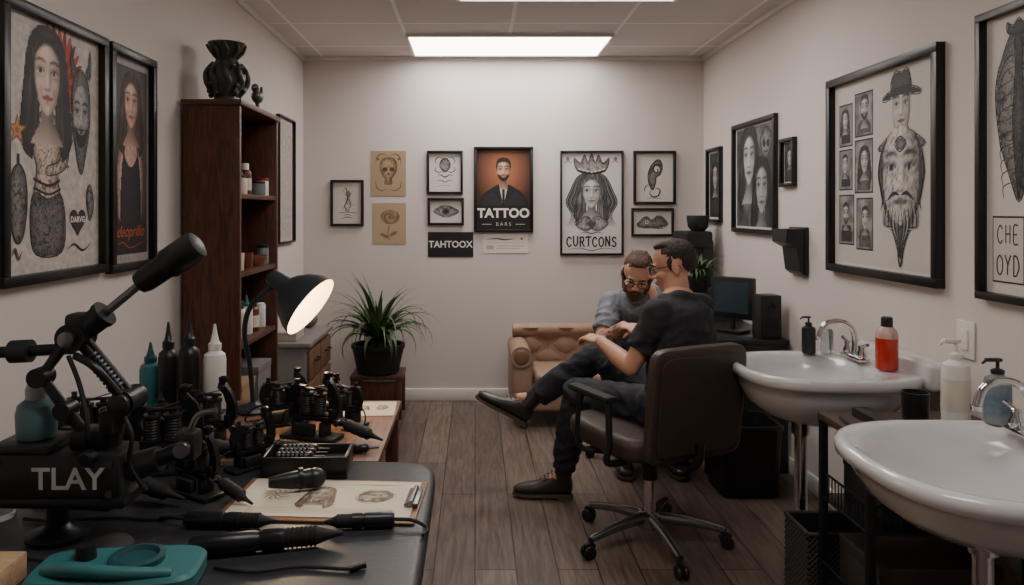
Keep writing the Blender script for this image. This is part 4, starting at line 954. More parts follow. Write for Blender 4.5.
# ------------------------------------------------------------------ sinks
def se(cx,cy,rx,ry,z,n,N=64):
    o=[]
    for j in range(N):
        a=2*pi*j/N;ca,sa=math.cos(a),math.sin(a);o.append(V((cx+rx*abs(ca)**(2/n)*(1 if ca>0 else -1),cy+ry*abs(sa)**(2/n)*(1 if sa>0 else -1),z)))
    return o
def sink(cx,yc,rx,ry,fx,fy,label,zr=.83,dp=1.0,px=-.08):
    e=thing('wash_basin',label,'sink',(cx,yc,0))
    T=Matrix.Translation((cx,yc,0));m=MB(T);bx_=-.055
    ix=rx-.10;iy=ry-.055;D=lambda z:zr-z*dp
    m.rings([se(-.02,0,.05,.05,D(.235),2),se(-.02,0,rx*.42,ry*.46,D(.228),2),se(-.015,0,rx*.66,ry*.68,D(.195),2.1),se(-.01,0,rx*.82,ry*.84,D(.145),2.3),se(0,0,rx*.91,ry*.92,D(.09),2.5),se(0,0,rx*.94,ry*.945,zr-.048,2.7),se(0,0,rx*.97,ry*.97,zr-.044,2.8),se(0,0,rx*.995,ry*.995,zr-.036,2.8),se(0,0,rx,ry,zr-.022,2.8),se(0,0,rx*.998,ry*.998,zr-.008,2.8),se(0,0,rx-.010,ry-.010,zr,2.8),se(0,0,rx-.022,ry-.022,zr+.001,2.8),
      se(bx_,0,ix+.02,iy+.012,zr-.003,2.3),se(bx_,0,ix,iy,zr-.016,2.2),se(bx_,0,ix*.95,iy*.95,D(.055),2.1),se(bx_,0,ix*.83,iy*.83,D(.11),2),se(bx_,0,ix*.6,iy*.6,D(.16),2),se(bx_,0,ix*.3,iy*.3,D(.185),2),se(bx_,0,.03,.03,D(.19),2)],CER)
    m.obj('basin',e,world=True,ang=60)
    w=XR-.003-cx
    MB(T).bb(rx-.065,w,-ry*.86,ry*.86,zr-.05,zr+.055,CER,bev=.022).obj('backsplash_ledge',e,world=True)
    MB(T).lathe([(.001,D(.184)),(.022,D(.184)),(.024,D(.187))],CHR,(bx_,0,0),cap=False).obj('drain',e,world=True)
    MB(T).lathe([(.06,0),(.06,.008),(.03,.02),(.024,.03),(.024,D(.30)),(.034,D(.295)),(.034,D(.225))],CHR,(px,0,0)).obj('pedestal_pole',e,world=True)
    MB(T).tube([(.11,0,D(.17)),(.12,0,D(.25)),(.15,0,D(.275)),(w,0,D(.275))],.016,CHR,n=12).obj('drain_pipe',e,world=True)
    e2=thing('faucet','chrome curved faucet with two handles on white basin','faucet',(cx+fx,yc+fy,zr+.0015))
    m=MB();m.box((0,0,.01),(.05,.16,.02),CHR,bev=.009);m.obj('base_plate',e2)
    MB().tube([(0,0,.02),(0,0,.09),(-.02,0,.135),(-.07,0,.155),(-.125,0,.14),(-.145,0,.09)],[.014,.012,.011,.011,.011,.012],CHR,n=14).lathe([(.014,0),(.015,.012),(.012,.014)],CHR,(-.146,0,.078)).obj('spout',e2)
    for q in(-1,1):
        m=MB();m.lathe([(.018,.018),(.02,.03),(.012,.05),(.014,.06),(.012,.066)],CHR,(0,q*.055,0));m.tube([(0,q*.055,.06),(.0,q*.075,.068),(0,q*.1,.075)],[.007,.006,.007],CHR,n=8);m.obj('handle',e2)
    return e
sink(1.365,2.92,.335,.30,.185,.10,'white ceramic wall basin on chrome pole, below collage picture',dp=.92)
sink(1.325,1.83,.375,.335,.15,.13,'white ceramic wall basin on chrome pole, beside metal rack',dp=.80,px=-.07)
zr=.8315
bottle('bottle',(1.575,2.83,zr),.20,.040,REDL,BLK,'translucent red liquid bottle with black cap on basin ledge','liquid')
bottle('soap_dispenser',(1.42,3.15,zr),.16,.028,BLK,BLK,'black pump soap bottle at basin edge','pump')
bottle('bottle',(1.50,3.155,zr),.13,.026,CLR,WHITE,'clear bottle with white cap at basin edge','flip')
bottle('soap_dispenser',(1.49,2.11,zr),.19,.034,GLS,BLK,'patterned gray pump soap bottle on basin','pump',wrap=LBB)
e=thing('light_switch','white wall switch plate above basin','switch',M=Matrix.Translation((XR-.001,2.60,.985))@Matrix(((0,0,-1),(-1,0,0),(0,1,0))).to_4x4())
MB().bb(-.045,.045,-.065,.065,0,.008,WHITE).obj('plate',e);MB().bb(-.02,.02,-.035,.035,.008,.014,WHITE,bev=.002).obj('rocker',e)
# rack between basins
e=thing('storage_rack','black metal rack with gray-brown top between the basins','rack',(1.44,2.41,0))
MB().bb(1.19,1.70,2.24,2.575,.715,.74,GWOOD).obj('top_board',e,world=True)
for x in(1.205,1.685):
    for y in(2.255,2.56): MB().bb(x-.012,x+.012,y-.012,y+.012,0,.715,BLKM).obj('leg',e,world=True)
for z in(.14,.45):
    m=MB();m.bb(1.193,1.697,2.243,2.572,z,z+.008,BLKM)
    for i in range(26): x=1.222+i*.0178;m.cyl((x,2.247,z+.008),(x,2.247,z+.09),.002,.002,BLKM,n=5)
    m.tube([(1.205,2.247,z+.09),(1.685,2.247,z+.09)],.004,BLKM,n=6,sm=False);m.tube([(1.205,2.247,z+.05),(1.685,2.247,z+.05)],.002,BLKM,n=5,sm=False)
    for k in range(14): y=2.268+k*.0215;m.cyl((1.198,y,z+.008),(1.198,y,z+.09),.002,.002,BLKM,n=5)
    m.tube([(1.198,2.255,z+.09),(1.198,2.56,z+.09)],.004,BLKM,n=6,sm=False)
    m.obj('mesh_shelf',e,world=True)
WICK=mat('dark_mesh',(70,66,64),rough=.6)
def crate(x0,x1,y0,y1,z0,z1,label):
    e=thing('mesh_crate',label,'crate',((x0+x1)/2,(y0+y1)/2,z0));m=MB()
    t=.006
    for a,b,c,d in((x0,x1,y0,y0+t),(x0,x1,y1-t,y1),(x0,x0+t,y0+t,y1-t),(x1-t,x1,y0+t,y1-t)): m.bb(a,b,c,d,z0+.012,z1,BLKR,bev=0)
    m.bb(x0,x1,y0,y1,z0,z0+.012,BLKR);m.obj('crate_body',e,world=True)
    m=MB();st=.02
    def diag(p,q,w,h):
        n=int((w+h)/st)
        for i in range(1,n):
            s_=i*st
            a0,b0=(s_,0) if s_<w else (w,s_-w);a1,b1=(0,s_) if s_<h else (s_-h,h)
            m.tube([p(a0,b0),p(a1,b1)],.0022,WICK,n=5,sm=False);m.tube([p(w-a0,b0),p(w-a1,b1)],.0022,WICK,n=5,sm=False)
    diag(lambda a,b:(x0+a,y0-.002,z0+.012+b),0,x1-x0,z1-z0-.012);diag(lambda a,b:(x0-.002,y0+a,z0+.012+b),0,y1-y0,z1-z0-.012)
    m.tube([(x0,y0,z1),(x1,y0,z1),(x1,y1,z1),(x0,y1,z1),(x0,y0,z1)],.008,WICK,n=8,sm=False)
    m.obj('wire_mesh',e,world=True)
crate(1.17,1.42,2.60,2.79,.0,.30,'dark gray mesh-sided crate on the floor under basin')
carton((1.44,2.41,.459),.36,.24,.14,mat('black_card',(40,38,38),rough=.7),'black storage box on rack shelf')
carton((1.44,2.41,.149),.38,.25,.18,mat('dark_gray_card',(62,58,56),rough=.7),'dark gray storage box on lower rack shelf')
cup((1.44,2.42,.741),.042,.105,BLK,'black cup on rack top',False)
bottle('soap_dispenser',(1.585,2.44,.741),.28,.042,WHITE,WHITE,'tall white pump bottle on rack top','pump',wrap=LBL)
e=thing('power_strip','black power strip with cable on rack top','power strip',(1.31,2.42,.741))
MB().box((0,0,.015),(.06,.2,.03),BLK,bev=.006).obj('strip_body',e);MB().tube([(0,-.1,.015),(-.04,-.13,.01),(-.1,-.08,.008),(-.09,.05,.007)],.005,BLKR,n=8).obj('cable',e)
# ------------------------------------------------------------------ right wall: holder, desk, bin, cabinet
e=thing('wall_bracket','black plastic wall-mounted holder','wall holder',(XR-.001,3.93,1.22))
m=MB();m.bb(-.02,0,-.10,.10,-.12,.13,BLK);m.obj('mount_plate',e)
m=MB();M4=Matrix.Translation((0,.09,0))@Matrix(((1,0,0),(0,0,-1),(0,1,0))).to_4x4();m.prism([(-.02,.12),(-.11,.12),(-.115,.05),(-.06,.02),(-.045,-.10),(-.02,-.12)],.18,BLK,M4);m.obj('holder_arm',e)
e=thing('desk','black desk against the wall','desk',(1.48,4.36,0))
MB().bb(1.24,1.715,4.03,4.70,.70,.73,BLK).obj('desktop',e,world=True)
MB().bb(1.26,1.71,4.04,4.065,.0,.70,BLK).obj('side_panel',e,world=True);MB().bb(1.26,1.71,4.665,4.69,.0,.70,BLK).obj('side_panel',e,world=True);MB().bb(1.69,1.71,4.065,4.665,.3,.70,BLK).obj('modesty_panel',e,world=True)
SCRN=mat('monitor_glass',(46,54,60),rough=.15,es=.1)
e=thing('computer_monitor','small black monitor with bluish screen on desk','monitor',(1.50,4.30,.731),pi+.75)
m=MB();m.box((0,0,.01),(.12,.16,.016),BLK);m.cyl((0,0,.015),(0,0,.1),.015,.012,BLK);m.obj('stand',e)
m=MB();m.box((0,0,.2),(.05,.26,.24),BLK,bev=.008);m.box((-.05,0,.19),(.08,.18,.18),BLK,bev=.02);m.obj('bezel',e);MB().box((.0255,0,.205),(.002,.21,.18),SCRN,bev=0).obj('screen',e)
e=thing('speaker','black box speaker on desk','speaker',(1.62,4.11,.731),.1)
m=MB();m.box((0,0,.12),(.12,.11,.24),BLK,bev=.008);m.obj('speaker_cabinet',e)
for z,r_ in((.08,.042),(.175,.026)):
    MB().lathe([(r_,0),(r_*1.05,.006),(r_*.8,.008),(r_*.3,.002),(.001,.006)],BLKR,(0,-.055,z),(0,-1,0),cap=False).obj('driver_cone',e)
e=thing('waste_bin','black square waste bin on the floor','bin',(1.38,3.82,0))
m=MB()
rs=[se(0,0,a,b,z,8,40) for a,b,z in((.14,.13,0),(.145,.135,.01),(.158,.15,.34),(.164,.156,.345),(.164,.156,.362),(.146,.138,.362),(.13,.12,.02))];m.rings(rs,BLK);m.obj('bin_body',e,ang=50)
e=thing('filing_cabinet','dark gray filing cabinet in the corner','cabinet',(1.53,5.1,0))
DG=mat('dark_gray_metal',(56,55,57),rough=.5,metal=.3)
MB().bb(1.375,1.705,4.76,5.50,.0,.90,DG).obj('cabinet_body',e,world=True)
for i in range(3):
    z0=.03+i*.29;d=MB().bb(1.36,1.375,4.78,5.48,z0,z0+.27,DG).obj('drawer',e,world=True);MB().tube([(1.36,5.05,z0+.2),(1.34,5.06,z0+.2),(1.34,5.2,z0+.2),(1.36,5.21,z0+.2)],.005,STEEL,sm=False).obj('handle',d,world=True)
e=thing('coffee_machine','black coffee machine with hopper on filing cabinet','coffee machine',(1.56,5.28,.901),.1)
m=MB();m.box((0,0,.02),(.20,.26,.04),BLK,bev=.01);m.box((.06,0,.18),(.08,.24,.30),BLK,bev=.015);m.box((-.01,0,.33),(.2,.26,.12),BLK,bev=.02);m.obj('housing',e)
MB().lathe([(.045,.39),(.07,.42),(.08,.49),(.075,.50)],BLKR,(.02,-.03,0)).obj('bean_hopper',e)
MB().lathe([(.035,.042),(.05,.06),(.05,.12),(.035,.15)],GLS,(-.045,0,0)).obj('carafe',e);MB().cyl((-.045,0,.27),(-.045,0,.23),.02,.012,STEEL).obj('brew_nozzle',e)
e=thing('potted_plant','small leafy green plant in dark pot on filing cabinet','plant',(1.47,4.87,.901))
MB().lathe([(.05,0),(.055,.005),(.07,.1),(.062,.1),(.055,.085),(.001,.083)],BLKR,cap=False).obj('pot',e)
f=leafy(40,.15,.27,9,.02,.4,1.3).obj('foliage',e,flipfix=False);f.location=(0,0,.085)
# ------------------------------------------------------------------ tables
MAT=mat('black_vinyl',(44,45,49),rough=.4,var=.12,scale=60,bump=.05)
e=thing('work_table','black padded work table with rounded corners','table',(-.69,1.45,0))
m=MB();m.rings([se(-.69,1.445,.588-a,.597-a,z,14,80) for a,z in((.02,.705),(.004,.712),(0,.72),(0,.738),(.006,.747),(.02,.75))],MAT);m.obj('table_top',e,world=True,ang=50)
for x in(-1.22,-.17):
    for y in(.92,1.96): MB().bb(x-.02,x+.02,y-.02,y+.02,0,.705,BLKM).obj('leg',e,world=True)
MB().bb(-1.2,-.19,1.95,1.97,.55,.6,BLKM).obj('crossbar',e,world=True)
e=thing('side_table','brown wooden side table behind the work table','table',(-.78,2.4,0))
MB().bb(-1.28,-.27,2.065,2.72,.715,.74,MWOOD).obj('table_top',e,world=True);MB().bb(-1.26,-.29,2.07,2.09,.5,.715,DWOOD).obj('apron',e,world=True)
for x in(-1.25,-.30):
    for y in(2.12,2.68): MB().bb(x-.022,x+.022,y-.022,y+.022,0,.715,DWOOD).obj('leg',e,world=True)
ZT=.7505;ZS=.7405
bottle('bottle',(-1.14,2.60,ZS),.235,.036,TEAL,TEALD,'teal squeeze bottle with dark cap on side table','nozzle')
bottle('bottle',(-1.065,2.57,ZS),.31,.034,BLK,BLK,'tall black ink bottle with nozzle on side table','nozzle')
bottle('bottle',(-.985,2.55,ZS),.33,.036,BLK,BLK,'tall black ink bottle with pointed nozzle on side table','nozzle')
bottle('bottle',(-.90,2.56,ZS),.305,.038,WHITE,WHITE,'white squeeze bottle with pointed nozzle on side table','nozzle')
e=thing('supply_tray','gray plastic tray with rim on side table','tray',(-1.0,2.37,ZS))
m=MB();GT=mat('gray_plastic',(96,98,100),rough=.4);m.bb(-.2,.19,-.09,.09,0,.008,GT);m.bb(-.2,.19,-.09,-.082,.008,.04,GT);m.bb(-.2,.19,.082,.09,.008,.04,GT);m.bb(-.2,-.192,-.082,.082,.008,.04,GT);m.bb(.182,.19,-.082,.082,.008,.04,GT);m.obj('tray_body',e)
for i in range(5): bottle('ink_bottle',(-1.15+.072*i,2.37+.02*(i%2),ZS+.0085),.085+.012*(i%3),.022,[BLK,TEALD,BLK,BLKR,GLS][i],BLK,'small dark ink bottle in the tray','nozzle',group='small ink bottles in the tray')
# ------------------------------------------------------------------ tattoo machines
COP=mat('copper_coil',(120,66,40),rough=.35,metal=.7)
def tattoo_machine(M,label):
    e=thing('tattoo_machine',label,'tattoo machine',M=M)
    M4=Matrix.Translation((0,.007,0))@Matrix(((1,0,0),(0,0,-1),(0,1,0))).to_4x4()
    m=MB()
    m.prism([(-.06,.048),(.075,.048),(.085,.054),(.08,.062),(.05,.066),(-.045,.066),(-.06,.062)],.014,BLKM,M4)
    m.prism([(-.06,.06),(-.040,.062),(-.032,.085),(-.040,.105),(-.030,.128),(-.025,.138),(-.05,.144),(-.068,.128),(-.076,.10),(-.070,.078)],.014,BLKM,M4)
    m.prism([(.050,.06),(.075,.056),(.088,.08),(.086,.11),(.074,.14),(.055,.162),(.040,.166),(.036,.152),(.052,.138),(.062,.11),(.060,.082)],.014,BLKM,M4)
    m.box((0,0,.057),(.12,.036,.012),BLKM,bev=.002);m.box((-.055,0,.075),(.016,.032,.034),BLKM,bev=.002);m.box((.066,0,.07),(.02,.026,.03),BLKM,bev=.004)
    m.obj('machine_frame',e)
    for x,c in((-.016,BLK),(.025,BLK)):
        m=MB();pr=[(.019,.066),(.019,.070),(.0165,.071)]
        for i in range(7): pr+=[(.0172,.073+.006*i),(.0158,.076+.006*i)]
        pr+=[(.019,.116),(.019,.121),(.008,.122),(.008,.128)];m.lathe(pr,c,(x,0,0),n=20);m.obj('coil',e)
    m=MB();m.lathe([(.010,-.022),(.012,-.02),(.012,.02),(.010,.022)],DST,(.003,.024,.085),(0,0,1),n=14);m.obj('capacitor',e)
    MB().box((.002,0,.132),(.082,.014,.007),DST).box((-.04,0,.139),(.045,.015,.002),DST).box((.028,0,.141),(.05,.009,.002),DST,Matrix.Rotation(-.25,3,'Y')).cyl((-.045,0,.13),(-.045,0,.155),.007,.007,DST,n=12).obj('armature_bar',e)
    MB().cyl((.05,0,.145),(.05,0,.172),.0035,.0035,STEEL,n=8).lathe([(.010,0),(.012,.003),(.012,.012),(.007,.015)],BLKM,(.05,0,.166)).cyl((.05,-.014,.155),(.05,.014,.155),.007,.007,DST,n=10).obj('contact_screw',e)
    MB().lathe([(.009,0),(.009,.02),(.007,.022),(.007,.03),(.014,.035),(.016,.045),(.0145,.055),(.016,.065),(.0145,.075),(.016,.085),(.0145,.095),(.015,.105),(.008,.112),(.005,.125),(.003,.145)],BLKR,(.07,0,.056),(.93,0,-.26)).obj('grip',e)
    MB().cyl((.088,-.004,.055),(.088,-.024,.055),.004,.004,DST,n=8).ell((.088,-.027,.055),(.008,.003,.01),DST).obj('thumbscrew',e)
    MB().tube([(-.06,0,.07),(-.09,.01,.06),(-.11,.03,.03),(-.10,.06,.006),(-.04,.075,.005)],.003,BLKR,n=6).tube([(-.02,.012,.07),(-.03,.03,.075),(-.06,.01,.075)],.0015,COP,n=5).obj('clip_cord',e)
    m=MB();m.box((0,0,.006),(.16,.07,.012),BLK,bev=.004);m.bb(-.052,-.036,-.02,.02,.012,.048,BLK);m.bb(.032,.048,-.02,.02,.012,.048,BLK);m.box((-.01,-.02,.028),(.06,.02,.03),BLKR,bev=.004);m.obj('cradle',e)
    return e
def MS(x,y,z,rz,s): return TR(x,y,z,rz)@Matrix.Scale(s,4)
tm=tattoo_machine(MS(-.50,2.27,ZS,-.35,1.15),'black coil tattoo machine on cradle, on side table')
e=thing('machine_case','open black plastic case holding spare grips on work table','case',(-.44,1.955,ZT),.03)
m=MB();m.bb(-.11,.11,-.06,.06,0,.008,BLK);m.bb(-.11,.11,-.06,-.052,.008,.055,BLK);m.bb(-.11,.11,.052,.06,.008,.055,BLK);m.bb(-.11,-.102,-.052,.052,.008,.055,BLK);m.bb(.102,.11,-.052,.052,.008,.055,BLK);m.obj('case_body',e)
MB().bb(-.10,.10,-.05,.05,.0085,.032,BLKR,bev=.008).obj('foam_liner',e)
def grip(x,y,z,rz,L,label,grp=None):
    e=thing('machine_grip',label,'machine grip',(x,y,z),rz,group=grp);pr=[(.008,0),(.013,.003)]
    n=7
    for i in range(n): pr+=[(.0145,L*.1+L*.8*i/n),(.012,L*.1+L*.8*(i+.5)/n)]
    pr+=[(.013,L*.94),(.008,L)];MB().lathe(pr,BLKM,(-L/2,0,.0146),(1,0,0),n=16).obj('grip_body',e);MB().cyl((L/2,0,.0146),(L/2+.03,0,.0146),.004,.003,DST,n=10).obj('needle_tube',e)
for i in range(3): grip(-.47+.0,1.925+.031*i,ZT+.0325,.03,.10,'black ribbed grip in the open case','spare grips in the case')
grip(-.66,2.10,ZS,.2,.10,'black ribbed grip lying on side table');grip(-.36,2.12,ZS,.2,.11,'black ribbed grip near the side table edge')
dup(tm,MS(-.80,2.20,ZS,-.2,1.15),'black coil tattoo machine on cradle beside desk lamp')
dup(tm,MS(-.83,1.95,ZT,.25,1.25),'black coil tattoo machine with raised grip on work table')
dup(tm,MS(-.93,1.75,ZT,-.15,1.25),'large black coil tattoo machine on work table')
dup(tm,MS(-.68,1.80,ZT,-.55,.95),'black tattoo machine beside the clipboard')
dup(tm,MS(-1.12,2.17,ZS,.3,1.1),'black tattoo machine in front of the supply tray')
dup(tm,MS(-.63,2.42,ZS,.5,1.0),'small black tattoo machine below the desk lamp')
dup(tm,MS(-.42,2.42,ZS,2.6,.9),'small black tattoo machine facing the desk lamp')
dup(tm,MS(-.60,1.985,ZT,.9,.85),'small black tattoo machine beside the open case')
def power_supply(x,y,z,rz,label):
    e=thing('power_supply',label,'power supply',(x,y,z),rz)
    MB().box((0,0,.04),(.13,.09,.08),BLK,bev=.006).obj('housing',e)
    MB().lathe([(.018,0),(.018,.012),(.014,.014)],BLKM,(-.03,-.045,.045),(0,-1,0)).lathe([(.018,0),(.018,.012),(.014,.014)],BLKM,(.03,-.045,.045),(0,-1,0)).obj('dial',e)
    MB().bb(-.05,.05,-.03,.03,.08,.083,GT,bev=.001).obj('top_plate',e)
power_supply(-1.08,1.97,ZT,.1,'black power supply box with two dials on work table')
# ------------------------------------------------------------------ desk lamp
e=thing('desk_lamp','black gooseneck desk lamp with lit warm shade on side table','desk lamp',(-.77,2.57,ZS))
LB=mat('lamp_gray_black_metal',(58,62,68),rough=.35,metal=.5);LWH=mat('lamp_inner_cream',(214,192,158),rough=.6)
MB().lathe([(.06,0),(.063,.008),(.055,.018),(.02,.026),(.012,.035)],LB,(-.77,2.57,ZS)).obj('base',e,world=True)
MB().tube([(-.77,2.57,.77),(-.775,2.55,.90),(-.785,2.52,1.02),(-.76,2.5,1.11),(-.70,2.5,1.17),(-.66,2.5,1.19)],.009,LB,n=10).obj('arm',e,world=True)
ax=V((.80,-.19,-.57)).normalized();ap=V((-.665,2.50,1.20))
MB().lathe([(.001,-.035),(.026,-.032),(.03,0),(.034,.03),(.058,.048),(.086,.078),(.106,.115),(.114,.145)],LB,ap,ax,cap=False).lathe([(.112,.146),(.103,.116),(.083,.080),(.055,.051),(.031,.035),(.001,.03)],LWH,ap,ax,cap=False).obj('lamp_shade',e,world=True,flipfix=False)
BULB=mat('lit_bulb',(255,222,176),es=30)
MB().ell(ap+ax*.072,(.028,.028,.028),BULB).obj('bulb',e,world=True)
ld=bpy.data.lights.new('lamp_light','POINT');ld.energy=3.4;ld.color=(1,.84,.62);ld.shadow_soft_size=.015
lo=bpy.data.objects.new('lamp_light',ld);COL.objects.link(lo);lo.parent=e;lo.matrix_local=WM[e].inverted()@Matrix.Translation(ap+ax*.120)
def drawn_paper(name,loc,rz,w,h,label,draw,board=None,paper=(206,196,178)):
    e=thing(name,label,'clipboard' if board else 'paper',loc,rz);z=0
    if board:
        MB().bb(-w/2-.015,w/2+.015,-h/2-.015,h/2+.015,0,.005,board).obj('board',e);z=.0055
    A=Art(w,h,paper,z=z+.002)
    draw(A);A.mb.obj('paper_sheet',e,smooth=False,flipfix=False)
    if board: MB().bb(w/2-.02,w/2+.012,-.05,.05,z+.004,z+.012,STEEL).cyl((w/2-.004,-.05,z+.013),(w/2-.004,.05,z+.013),.006,.006,STEEL).obj('clip',e)
    return e
SB=(110,92,76)
def d_sk(A):
    A.line([(.08,.88),(.2,.9),(.3,.86)],.012,SB,True,True);A.line([(.6,.9),(.75,.88),(.9,.9)],.010,SB,True,True)
    face(A,.45,.58,.2,(196,182,160),(90,74,60),hair=(128,108,90));A.sblob([(.66,.5),(.7,.7),(.8,.74),(.88,.6),(.82,.42),(.72,.38)],(180,164,142),.05,.5,16,SB,.004,.012)
    for q in range(9): A.line([(.2,.55),(.2+.05*math.cos(q*.7),.55+.1*math.sin(q*.7)),(.2+.08*math.cos(q*.7+.5),.55+.15*math.sin(q*.7+.5))],.008,SB,True,True)
    for i in range(4): A.line([(.1,.2-.04*i),(.9,.2-.04*i)],.003,(150,136,116),False)
drawn_paper('clipboard',(-.35,1.755,ZT),-.06,.42,.22,'wooden clipboard holding cream paper with tattoo sketches',d_sk,board=wood('board_wood',(120,84,54),(150,110,76),axis='X'))
drawn_paper('paper_sheet',(-.38,2.60,ZS),.05,.2,.18,'cream paper sheet under lamp on side table',d_sk)
drawn_paper('paper_sheet',(-.58,2.64,ZS),-.1,.14,.12,'white paper sheet beside lamp base',d_sk)
e=thing('rotary_tool','black rounded knob tool lying on the clipboard','tool',(-.43,1.80,.7605),.3)
MB().tube([(-.07,0,.024),(-.02,0,.024),(.03,0,.024)],[.012,.02,.024],BLK,n=16).ell((.04,0,.0245),(.028,.024,.024),BLK).obj('tool_body',e)
MB().lathe([(.025,0),(.026,.006),(.025,.012)],BLKM,(.0,0,.0262),(1,0,0)).obj('collar_ring',e)
# ------------------------------------------------------------------ pens
def pen(loc,rz,L,r_,label):
    e=thing('tattoo_pen',label,'tattoo pen',loc,rz)
    MB().lathe([(r_*.8,0),(r_,.006),(r_,L*.42),(r_*.9,L*.43),(r_*.9,L*.46),(r_,L*.47),(r_,L*.6)],BLKM,(-L/2,0,r_),(1,0,0)).obj('pen_body',e)
    m=MB();pr=[(r_*.98,0)]
    for i in range(8): pr+=[(r_*.98,L*.03*i+.002),(r_*.85,L*.03*i+L*.015)]
    pr+=[(r_*.6,L*.28),(r_*.35,L*.34),(r_*.2,L*.4)];m.lathe(pr,BLKR,(-L/2+L*.6,0,r_),(1,0,0));m.obj('grip',e)
    MB().tube([(-L/2,0,r_),(-L/2-.04,.01,r_),(-L/2-.07,.03,.006),(-L/2-.06,.06,.004)],.004,BLKR,n=6).obj('cord',e)
    return e
pen((-.42,1.50,ZT),.22,.30,.021,'thick black tattoo pen on work table')
pen((-.53,1.605,ZT),-.05,.20,.017,'slim black tattoo pen behind the thick one')
pen((-.25,1.605,ZT),pi+.1,.15,.016,'short black tattoo pen near table edge')
# ------------------------------------------------------------------ articulated arm unit with lettering
e=thing('articulated_arm','black articulated arm clamp unit with white lettering on work table','clamp arm',(-.86,1.55,ZT))
m=MB();m.bb(-.99,-.72,1.50,1.60,.845,.945,BLK,bev=.012);m.bb(-.98,-.86,1.49,1.60,.945,.965,BLK,bev=.006);m.bb(-1.0,-.71,1.495,1.605,.835,.855,BLKM,bev=.004)
for x in(-.975,-.74): m.cyl((x,1.50,.925),(x,1.493,.925),.008,.008,DST,n=10);m.cyl((x,1.50,.865),(x,1.493,.865),.008,.008,DST,n=10)
m.obj('housing',e,world=True)
vs,fs=text_geo('TLAY',.062,.0012)
m=MB();LW=mat('white_lettering',(200,200,200),rough=.5);m.add([(-.825+p.x,1.4985,.893+p.y) for p in vs],fs,LW);m.obj('lettering',e,world=True,smooth=False,flipfix=False)
m=MB();m.lathe([(.06,0),(.062,.01),(.03,.02),(.022,.03),(.022,.1)],BLK,(-.88,1.56,ZT));m.obj('base',e,world=True)
j0=V((-.73,1.56,1.04));j1=V((-.835,1.55,1.175));j2=V((-.69,1.55,1.294));j3=V((-.575,1.55,1.372))
m=MB();m.tube([(-.77,1.56,.94),(-.75,1.56,1.0),j0],[.022,.018,.018],BLK,n=12);m.cyl(j0+V((0,-.035,0)),j0+V((0,.035,0)),.026,.026,BLKM);m.lathe([(.02,0),(.022,.004),(.022,.016),(.014,.02)],BLK,j0+V((0,-.035,0)),(0,-1,0));m.obj('lower_bracket',e,world=True)
m=MB();m.cyl(j0,j1,.013,.013,BLKM);m.cyl(j0.lerp(j1,.1)+V((.014,.0,.01)),j0.lerp(j1,.95)+V((.014,.0,.01)),.005,.005,STEEL,n=8)
for i in range(9):
    t=.2+.06*i;m.cyl(j0.lerp(j1,t),j0.lerp(j1,t+.03),.019,.019,DST,n=12)
m.obj('lower_arm',e,world=True)
m=MB();m.cyl(j1+V((0,-.03,0)),j1+V((0,.03,0)),.030,.030,BLKM);m.lathe([(.012,0),(.016,.004),(.016,.014),(.01,.018)],STEEL,j1+V((0,-.03,0)),(0,-1,0));m.box(j1+V((.01,0,.025)),(.05,.05,.05),BLK,bev=.01);m.cyl(j1+V((.0,0,.0)),j1.lerp(j2,.36),.022,.027,BLK);m.cyl(j1.lerp(j2,.36),j1.lerp(j2,.42),.029,.029,BLKR);m.obj('elbow_joint',e,world=True)
m=MB();m.cyl(j1,j2,.009,.009,STEEL);m.obj('upper_arm',e,world=True)
m=MB();dd=(j3-j2).normalized();m.lathe([(.012,-.02),(.022,-.015),(.026,0),(.027,.05),(.03,.055),(.033,.06),(.033,.12),(.029,.132),(.015,.138)],BLK,j2,dd);m.obj('arm_head',e,world=True)
m=MB();m.cyl((-.84,1.55,1.15),(-1.12,1.55,1.135),.012,.012,BLKM);m.cyl((-.93,1.55,1.145),(-.97,1.55,1.143),.024,.024,BLK);m.cyl((-1.08,1.55,1.137),(-1.12,1.55,1.135),.026,.026,BLK);m.obj('rear_arm',e,world=True)
m=MB();m.tube([(-.85,1.53,1.16),(-.885,1.51,1.10),(-.84,1.52,1.03),(-.80,1.55,.95)],.012,BLK,n=10,sm=False);m.cyl((-.885,1.49,1.10),(-.885,1.53,1.10),.02,.02,BLKM);m.cyl((-.84,1.50,1.03),(-.84,1.54,1.03),.018,.018,BLKM);m.tube([(-.82,1.52,1.14),(-.77,1.50,1.12),(-.73,1.52,1.06)],.008,BLKM,n=10)
m.tube([(-.80,1.51,.95),(-.78,1.49,1.0),(-.80,1.50,1.08),(-.835,1.52,1.14)],.005,BLKR,n=6);m.box((-.80,1.55,.965),(.07,.06,.04),BLKM,bev=.006);m.lathe([(.016,0),(.016,.02),(.012,.024)],BLKM,(-.78,1.50,.94),(0,-1,0));m.tube([(-.73,1.53,1.02),(-.70,1.51,.98),(-.71,1.52,.92),(-.68,1.53,.86)],.005,BLKR,n=6);m.box((-.76,1.535,1.0),(.03,.03,.05),BLK,bev=.005);m.obj('side_linkage',e,world=True)
m=MB();m.cyl((-.72,1.55,.90),(-.66,1.55,.92),.030,.026,BLK);m.cyl((-.66,1.55,.92),(-.60,1.55,.945),.017,.017,BLKM);m.box((-.60,1.55,.95),(.045,.05,.06),BLK,bev=.01);m.cyl((-.6,1.52,.95),(-.6,1.505,.95),.016,.016,STEEL);m.tube([(-.6,1.55,.97),(-.58,1.55,1.01),(-.54,1.55,1.02)],.006,STEEL,n=8);m.obj('clamp_head',e,world=True)
e=thing('bottle','round teal plastic bottle with pale cap on clamp unit','bottle',(-.915,1.545,.9655))
